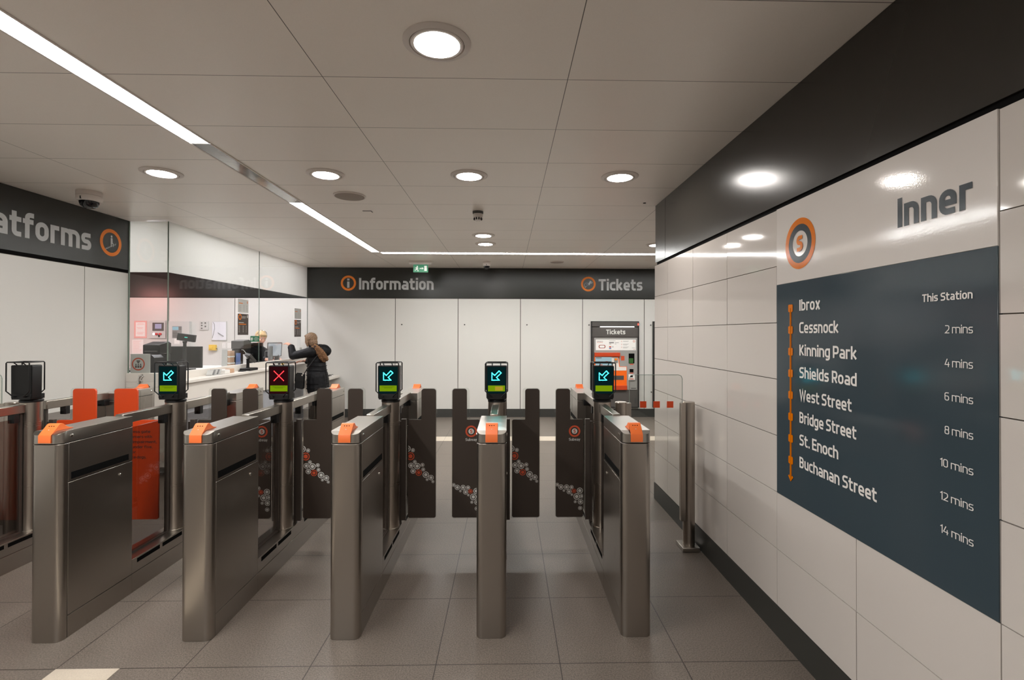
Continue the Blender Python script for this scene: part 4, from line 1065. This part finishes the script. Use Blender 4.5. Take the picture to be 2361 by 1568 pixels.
monitor('desk_monitor', -4.03, 7.95, .33, .29, 1.155, math.radians(4), 'black monitor seen from behind, in front of the blond clerk')
t = thing('grey_mug', 'tall grey mug with a square handle beside the tilted touch screen', 'mug', (-3.905, 8.30, WT))
part('body', MB().lathe([(.034, 0), (.036, .01), (.036, .275), (.033, .28), (.033, .02), (.0001, .015)], (-3.905, 8.30, WT), 28, caps=False), m_grey, t)
part('handle', MB().tube([(-3.938, 8.30, WT+.20), (-3.985, 8.30, WT+.20), (-3.992, 8.30, WT+.19), (-3.992, 8.30, WT+.10), (-3.985, 8.30, WT+.09), (-3.938, 8.30, WT+.09)], .007, 10), m_grey, t)
t = thing('touch_screen', 'tilted touch screen with a white page, by the raised hand', 'monitor', (-3.93, 8.62, WT))
ux = Vector((.80, .6, 0)).normalized(); up = Vector((.22, -.1, .96)).normalized(); nn = ux.cross(up).normalized(); up = nn.cross(ux)*-1
up = up if up.z > 0 else -up
cc = Vector((-3.955, 8.55, 1.32))
part('casing', MB().obox(cc, ux, nn, up, .115, .014, .12), m_dgrey, t, .006)
sd = -1 if nn.y > 0 else 1
part('page', MB().obox(cc+nn*sd*.0148, ux, nn, up, .103, .0006, .108), emit_mat('white_page', rgb(214, 218, 224), .7), t)
part('stand', MB().obox((-3.94, 8.61, 1.17), X, Y, Z, .035, .02, .07).obox((-3.94, 8.61, WT+.008), X, Y, Z, .08, .07, .008), m_black, t, .003)
leaflet(-3.925, -3.862, 9.38, 1.33, 1.51, m_pgrey, 'pale leaflet at glass level behind the customer, near the far wall')
solo('leaflet_shelf', MB().box(-3.97, -3.858, 9.34, 9.45, WT, 1.329), m_pgrey, 'small pale stand under the leaflet near the far wall', 'stand', bevel=.003)
# things on the public ledge (top at 1.066)
LG = 1.0665
t = thing('card_terminal', 'grey card payment terminal tilted on a black stand on the counter ledge', 'card terminal', (-3.69, 7.17, LG))
part('foot', MB().box(-3.75, -3.60, 7.06, 7.28, LG, LG+.035), m_black, t, .006)
part('stem', MB().lathe([(.024, .035), (.02, .06), (.02, .15), (.028, .165)], (-3.69, 7.17, LG), 20), m_black, t)
ux = Vector((0, .80, -.52)).normalized(); nn = Vector((.25, .5, .8)); nn = (nn-ux*nn.dot(ux)).normalized(); vv = nn.cross(ux)
cc = Vector((-3.68, 7.22, LG+.175))
q = part('terminal', MB().obox(cc, ux, vv, nn, .10, .042, .022), m_dgrey, t, .008)
part('screen', MB().obox(cc+nn*.0225-ux*.05, ux, vv, nn, .032, .03, .0008), m_pgrey, q)
m = MB()
for i in range(4):
    for j in range(3): m.obox(cc+nn*.0225+ux*(.005+.02*i)+vv*(-.022+.022*j), ux, vv, nn, .006, .007, .0015, 1 if i == 3 and j == 0 else 0)
part('keys', m, [m_black, m_red], q)
t = thing('leaflet_rack', 'striped grey leaflet rack leaning on the counter ledge', 'leaflet holder', (-3.69, 6.38, LG))
m = MB()
for i in range(5): m.obox((-3.70, 6.28+i*.045, LG+.037), (1, 0, 0), (0, .8, -.6), (0, .55, .8), .035, .003, .036, i % 2)
m.box(-3.735, -3.665, 6.25, 6.50, LG, LG+.006)
part('sheets', m, [m_pgrey, m_grey], t)
solo('white_tray', MB().box(-3.74, -3.66, 6.54, 6.66, LG, LG+.05), m_paper, 'small white tray right of the striped leaflet rack', 'tray', bevel=.004)
solo('brown_carton', MB().box(-3.75, -3.68, 6.70, 6.80, LG, LG+.055), m_card, 'small brown carton right of the white tray on the ledge', 'box', bevel=.003)
solo('desk_pad', MB().box(-3.70, -3.63, 6.93, 7.01, LG, LG+.008), m_black, 'thin black pad on the ledge left of the card terminal', 'pad', bevel=.002)
for (y, r, h_, m, lb) in ((8.03, .022, .05, m_pgrey, 'small grey cup on the ledge, left one by the red cross display'), (8.12, .02, .045, m_dgrey, 'small dark cup on the ledge beside the grey cup'), (8.24, .018, .04, m_yellow, 'small yellow pot on the counter ledge by the customer')):
    solo('cup', MB().lathe([(r*.8, 0), (r, h_), (r*.9, h_), (r*.7, .004), (.0001, .004)], (-3.68, y, LG), 20, caps=False), m, lb, 'cup')
m = MB()
for k in range(3):
    m.tube([(-3.26+.012*k+.05*math.cos(a*.9+k), 9.15+.05*a+.02*math.sin(2*a+k), .806+.012*(1+math.sin(a*2+k))) for a in [i*.35 for i in range(10)]], .005, 6)
solo('cable_bundle', m, m_dgrey, 'tangle of grey cables on the low shelf right of the customer', 'cable')
t = thing('counter_tap', 'small chrome forked fitting at the counter corner above the far left gate', 'fitting', (-4.03, 5.55, 0))
m = MB()
part('stem', MB().lathe([(.05, 0), (.05, .01), (.016, .014), (.016, 1.04), (.03, 1.05), (.03, 1.07)], (-4.03, 5.55, 0), 20), m_chrome, t)
part('fork', MB().tube([(-4.045, 5.55, 1.065), (-4.03, 5.55, 1.12), (-4.0, 5.55, 1.135)], .013, 10).tube([(-4.02, 5.55, 1.065), (-4.005, 5.55, 1.11), (-3.985, 5.55, 1.125)], .010, 10), m_chrome, t)

# ------------------------------------------------------------------ people
def hand(m, wrist, d, palmn, side, curl=.5, size=1.0):
    """palm and five bent fingers; d = pointing direction, palmn = palm normal, side = thumb side"""
    w0, d, pn, sd = Vector(wrist), Vector(d).normalized(), Vector(palmn).normalized(), Vector(side).normalized()
    k = size
    for j in (-1.5, -.5, .5, 1.5):
        b = w0+d*.085*k+sd*.0185*j*k*-1
        m.limb([(*(w0+d*.012), .017*k), (*b, .0115*k)])
        ln = {1.5: .052, .5: .066, -.5: .074, -1.5: .068}[-j if False else j]*k
        p0 = b; dirv = d.copy(); ch = [(*p0, .0095*k)]
        for seg, f in enumerate((.45, .32, .23)):
            dirv = (dirv+pn*curl*(.35+.3*seg)).normalized(); p0 = p0+dirv*ln*f*1.3; ch.append((*p0, (.0088-.0008*seg)*k))
        m.limb(ch)
    t0 = w0+d*.03*k+sd*.02*k
    t1 = t0+(d*.5+sd*.8+pn*.2).normalized()*.035*k; t2 = t1+(d*.85+sd*.3+pn*.3).normalized()*.03*k
    m.limb([(*t0, .014*k), (*t1, .0115*k), (*t2, .009*k)])
def head_geo(m, c, yaw, tilt=0., s=1.0):
    """head centred at c, face towards yaw"""
    q = Matrix.Rotation(yaw, 3, 'Z') @ Matrix.Rotation(tilt, 3, 'Y')      # local +x = face
    c = Vector(c); A = lambda x, y, z: c+q @ Vector((x*s, y*s, z*s))
    m.ball(A(-.012, 0, .025), (.095*s, .075*s, .092*s), 20, 14, rot=q)
    m.ball(A(.028, 0, -.035), (.060*s, .058*s, .075*s), 18, 12, rot=q)
    m.ball(A(.055, 0, -.088), (.026*s, .026*s, .020*s), 12, 8, rot=q)
    m.limb([(*A(.082, 0, .010), .009*s), (*A(.103, 0, -.028), .012*s)])
    for k in (-1, 1):
        m.ball(A(.095, k*.012, -.031), .008*s, 10, 6)
        m.ball(A(-.005, k*.075, -.008), (.020*s, .008*s, .030*s), 12, 8, rot=q)
        m.limb([(*A(.078, k*.014, .020), .009*s), (*A(.068, k*.045, .021), .008*s)])
        m.ball(A(.062, k*.036, -.028), .022*s, 10, 8)
    m.limb([(*A(.080, -.018, -.055), .007*s), (*A(.086, 0, -.053), .009*s), (*A(.080, .018, -.055), .007*s)])
    m.limb([(*A(.080, -.014, -.064), .007*s), (*A(.085, 0, -.065), .009*s), (*A(.080, .014, -.064), .007*s)])
    return A
def face_bits(parent, A, s=1.0, glasses=False):
    m = MB(); e = MB()
    for k in (-1, 1):
        m.ball(A(.076, k*.031, .002), .0105*s, 12, 8); e.ball(A(.0845, k*.032, .001), .0045*s, 10, 6)
    part('eyes', m, m_vwhite, parent); part('irises', e, m_blackm, parent)
    l_ = MB().limb([(*A(.089, -.016, -.0595), .004*s), (*A(.094, 0, -.0595), .0048*s), (*A(.089, .016, -.0595), .004*s)])
    part('lips', l_, mat('lips', rgb(176, 96, 90), .5), parent)

# customer at the counter: faces the glass (-x), back three-quarters to the gates
BX, BY = -3.27, 8.62
m = MB()
for k in (-1, 1):     # k=-1 her left (towards camera)
    m.limb([(BX+.02, BY+k*.085, .80, .085), (BX+.02+k*.02, BY+k*.09, .44, .055), (BX+.05+k*.03, BY+k*.09, .085, .038)])
    m.limb([(BX+.07+k*.03, BY+k*.09, .045, .040), (BX-.03+k*.03, BY+k*.095, .035, .036), (BX-.10+k*.03, BY+k*.10, .028, .028)])
m.limb([(BX+.02, BY, .82, .125), (BX+.01, BY, 1.0, .115), (BX-.01, BY, 1.18, .125), (BX-.03, BY, 1.29, .10)])
m.limb([(BX-.03, BY-.14, 1.28, .055), (BX-.03, BY+.14, 1.28, .055)])
m.limb([(BX-.04, BY, 1.30, .06), (BX-.075, BY, 1.42, .05)])
HC = (-3.382, BY, 1.478)
A = head_geo(m, HC, math.radians(163), .10, .96)
# raised left arm: shoulder, elbow, wrist
aL = [(BX-.03, BY-.165, 1.28), (-3.585, BY-.20, 1.215), (-3.655, BY-.12, 1.375)]
m.limb([(*aL[0], .055), (*aL[1], .042), (*aL[2], .028)])
hand(m, aL[2], (-.55, .25, .35), (-.3, .1, -.9), (.2, .8, .2), .9)
aR = [(BX-.03, BY+.165, 1.28), (-3.33, BY+.23, 1.06), (-3.50, BY+.10, 1.115)]
m.limb([(*aR[0], .055), (*aR[1], .042), (*aR[2], .028)])
hand(m, aR[2], (-.9, -.25, -.05), (0, .1, -1), (.1, -.9, .1), .5)
lady = remesh('person', m, m_skin, .0055, 3, loc=Vector((BX, BY, 0)))
tag(lady, 'person in a black fur-hooded winter coat at the ticket counter, one hand raised', 'person')
face_bits(lady, A, .96)
m_coat = mat('black_coat', rgb(14, 14, 17), .6, spec=.25, bump=.3, nscale=40)
m = MB()
m.limb([(BX+.025, BY, .70, .17), (BX+.02, BY, .84, .165), (BX+.01, BY, 1.02, .150), (BX-.01, BY, 1.16, .152), (BX-.03, BY, 1.27, .125)])
for k in (-.05, .05): m.limb([(BX+.03, BY+k, .66, .165), (BX+.02, BY+k*1.2, .86, .155)])
m.limb([(BX-.02, BY-.14, 1.275, .085), (BX-.02, BY+.14, 1.275, .085)])
m.limb([(*aL[0], .085), (*(Vector(aL[0])*.5+Vector(aL[1])*.5), .075), (*aL[1], .066), (*(Vector(aL[1])*.12+Vector(aL[2])*.88), .056)])
m.limb([(*aR[0], .085), (*aR[1], .066), (*(Vector(aR[1])*.15+Vector(aR[2])*.85), .050)])
m.limb([(BX-.03, BY, 1.30, .10), (BX-.05, BY, 1.36, .085)])
coat = remesh('coat', m, m_coat, .009, 5, lady, noise=.012, nsize=.06)
m = MB()
for i in range(7):                                # quilting seams as thin cords round the coat
    z = .66+.075*i; r_ = .176-.0035*i
    m.tube([(BX+.024-.004*i+r_*math.cos(a), BY+(r_+.052-.006*i)*math.sin(a), z+.004*math.sin(3*a)) for a in [2*PI*j/28 for j in range(28)]], .0035, 6, closed=True)
part('quilt_seams', m, m_blackm, lady)
m = MB().limb([(BX+.03, BY-.09, 1.335, .075), (BX+.12, BY-.06, 1.30, .085), (BX+.16, BY, 1.29, .09), (BX+.12, BY+.06, 1.30, .085), (BX+.03, BY+.09, 1.335, .075)]).ball((BX+.11, BY, 1.345), (.10, .12, .06))
hood = remesh('hood', m, m_coat, .009, 4, lady, noise=.01, nsize=.05)
m_fur = mat('brown_fur', rgb(124, 90, 62), .95, noise=.45, nscale=120, bump=1.0)
m = MB()
for d_ in (-.02, .02): m.limb([(BX+.005+d_, BY-.120, 1.372+d_*.6, .028), (BX+.065+d_, BY-.140, 1.325+d_*.6, .036), (BX+.120+d_, BY-.135, 1.260+d_*.6, .040), (BX+.155+d_, BY-.11, 1.19+d_*.6, .040), (BX+.170+d_, BY-.06, 1.14+d_*.6, .03)])
remesh('fur_trim', m, m_fur, .006, 1, lady, noise=.04, nsize=.014)
m_hair = mat('brown_hair', rgb(128, 101, 77), .6, noise=.5, nscale=70)
m = MB()
m.ball(A(-.028, 0, .034), (.106, .089, .098), 20, 14, rot=Matrix.Rotation(math.radians(163), 3, 'Z'))
m.ball(A(-.062, 0, -.045), (.07, .08, .085), 18, 12)
for k in (-1, 1): m.limb([(*A(.012, k*.078, .03), .026), (*A(.010, k*.082, -.04), .024), (*A(.0, k*.078, -.10), .016)])
m.limb([(*A(.055, -.05, .075), .022), (*A(.045, .05, .078), .022)])
remesh('hair', m, m_hair, .006, 3, lady, noise=.005, nsize=.02)
m_trs = mat('dark_trousers', rgb(34, 34, 40), .7)
m = MB()
for k in (-1, 1): m.limb([(BX+.02, BY+k*.085, .78, .098), (BX+.02+k*.02, BY+k*.09, .44, .068), (BX+.05+k*.03, BY+k*.09, .12, .052)])
remesh('trousers', m, m_trs, .008, 3, lady)
m = MB()
for k in (-1, 1): m.limb([(BX+.055+k*.03, BY+k*.09, .14, .055), (BX+.06+k*.03, BY+k*.09, .052, .050), (BX-.03+k*.03, BY+k*.095, .046, .045), (BX-.105+k*.03, BY+k*.10, .038, .036)])
remesh('boots', m, m_blackm, .007, 3, lady)
# her shoulder bag
t = thing('shoulder_bag', 'black shoulder bag hanging at the side of the customer in the black coat', 'bag', (-3.44, 8.37, .68))
part('body', MB().prism(rpoly([(-3.525, .69), (-3.385, .66), (-3.37, .92), (-3.51, .93)], .02), (0, 0, 0), X, Z, Y, 8.33, 8.405), m_black, t, .012)
part('flap', MB().prism(rpoly([(-3.52, .80), (-3.37, .79), (-3.368, .935), (-3.512, .945)], .012), (0, 0, 0), X, Z, Y, 8.322, 8.332), m_black, t, .003)
m = MB().tube([(-3.375, 8.365, .925), (-3.33, 8.37, 1.0), (-3.25, 8.40, 1.13), (-3.18, 8.47, 1.25), (-3.17, 8.56, 1.345), (-3.22, 8.66, 1.40)], .008, 8)
part('strap', m, m_black, t)
m = MB()
for x, z in ((-3.375, .925), (-3.39, .90), (-3.49, .94)): m.lathe([(.012, 0), (.012, -.008)], (x, 8.322, z), 12, 'y')
part('buckles', m, m_chrome, t)

# clerk behind the glass
CX, CY = -4.44, 9.0
m = MB()
for k in (-1, 1):
    m.limb([(CX-.02, CY+k*.09, .82, .085), (CX, CY+k*.095, .45, .055), (CX-.02, CY+k*.095, .085, .038)])
    m.limb([(CX-.03, CY+k*.095, .045, .040), (CX+.06, CY+k*.10, .035, .036), (CX+.12, CY+k*.105, .028, .028)])
m.limb([(CX-.03, CY, .84, .125), (CX-.03, CY, 1.02, .115), (CX-.01, CY, 1.18, .125), (CX, CY, 1.28, .10)])
m.limb([(CX, CY-.15, 1.28, .055), (CX, CY+.15, 1.28, .055)])
m.limb([(CX, CY, 1.30, .055), (CX+.02, CY, 1.42, .048)])
HC2 = (CX+.055, CY-.03, 1.515)
A2 = head_geo(m, HC2, math.radians(-38), .30, .96)
bL = [(CX, CY-.175, 1.27), (CX+.13, CY-.33, 1.165), (CX+.37, CY-.36, 1.135)]
bR = [(CX, CY+.175, 1.27), (CX+.13, CY+.22, 1.165), (CX+.30, CY+.06, 1.14)]
for b_, sd in ((bL, (.2, .9, 0)), (bR, (.2, -.9, 0))):
    m.limb([(*b_[0], .052), (*b_[1], .04), (*b_[2], .027)])
    hand(m, b_[2], (.9, .2 if b_ is bL else -.5, -.12), (0, 0, -1), sd, .25)
clerk = remesh('person', m, m_skin, .0055, 3, loc=Vector((CX, CY, 0)))
tag(clerk, 'person with short blond hair and dark top working behind the ticket office glass, looking down', 'person')
face_bits(clerk, A2, .96)
m_top = mat('dark_uniform', rgb(34, 34, 40), .7)
m = MB().limb([(CX-.03, CY, .80, .145), (CX-.03, CY, 1.02, .135), (CX-.01, CY, 1.18, .142), (CX, CY, 1.27, .118)])
m.limb([(CX, CY-.15, 1.275, .073), (CX, CY+.15, 1.275, .073)])
for b_ in (bL, bR): m.limb([(*b_[0], .07), (*b_[1], .055), (*(Vector(b_[1])*.45+Vector(b_[2])*.55), .046)])
remesh('top', m, m_top, .009, 4, clerk)
m = MB()
for k in (-1, 1): m.limb([(CX-.02, CY+k*.09, .82, .10), (CX, CY+k*.095, .45, .07), (CX-.02, CY+k*.095, .12, .055)])
remesh('trousers', m, m_trs, .008, 3, clerk)
m = MB()
for k in (-1, 1): m.limb([(CX-.03, CY+k*.095, .055, .05), (CX+.06, CY+k*.10, .046, .045), (CX+.125, CY+k*.105, .038, .036)])
remesh('shoes', m, m_blackm, .007, 3, clerk)
m_blond = mat('blond_hair', rgb(206, 174, 126), .55, noise=.25, nscale=70)
m = MB()
m.ball(A2(-.026, 0, .038), (.104, .086, .095), 20, 14, rot=Matrix.Rotation(math.radians(-38), 3, 'Z'))
m.ball(A2(-.06, 0, -.03), (.06, .072, .07), 18, 12)
m.limb([(*A2(.062, -.04, .075), .024), (*A2(.068, .035, .070), .022)])
for k in (-1, 1): m.limb([(*A2(.015, k*.076, .035), .022), (*A2(.0, k*.078, -.02), .016)])
remesh('hair', m, m_blond, .006, 3, clerk, noise=.008, nsize=.02)
m = MB().tube([A2(.01+.05*math.cos(a)*.3, .088*math.cos(a), .045+.098*math.sin(a)) for a in [PI*i/14 for i in range(15)]], .006, 8)
part('hair_band', m, m_chrome, clerk)

# ------------------------------------------------------------------ camera, world, view
f, px, py = 1147.1891, 1192.7971, 761.8025
ya, pi_, ro = .0207, -.0062, .0022
cy, sy, cp, sp, cr, sr = math.cos(ya), math.sin(ya), math.cos(pi_), math.sin(pi_), math.cos(ro), math.sin(ro)
M = Matrix(((cr,0,sr),(0,1,0),(-sr,0,cr))) @ Matrix(((1,0,0),(0,cp,-sp),(0,sp,cp))) @ Matrix(((cy,-sy,0),(sy,cy,0),(0,0,1)))
r_, fw, up = M[0], M[1], M[2]
cam = bpy.data.cameras.new('camera'); co = bpy.data.objects.new('camera', cam); COL.objects.link(co)
co.matrix_world = Matrix(((r_[0], up[0], -fw[0], 0), (r_[1], up[1], -fw[1], 0), (r_[2], up[2], -fw[2], 1.6), (0, 0, 0, 1)))
cam.sensor_fit = 'HORIZONTAL'; cam.sensor_width = 36; cam.lens = f/2361*36
cam.shift_x = (2361/2-px)/2361; cam.shift_y = (py-1568/2)/2361
cam.clip_start = .05; cam.clip_end = 60
S.camera = co
wd = bpy.data.worlds.new('world'); S.world = wd; wd.use_nodes = True
wd.node_tree.nodes['Background'].inputs[0].default_value = (.02, .02, .02, 1)
S.view_settings.view_transform = 'Standard'; S.view_settings.look = 'None'; S.view_settings.gamma = 1
S.view_settings.use_curve_mapping = False; S.view_settings.exposure = 0.12
S.cycles.use_denoising = True
S.cycles.transparent_max_bounces = 24
S.cycles.max_bounces = 10; S.cycles.diffuse_bounces = 5; S.cycles.glossy_bounces = 5
S.cycles.sample_clamp_indirect = 6
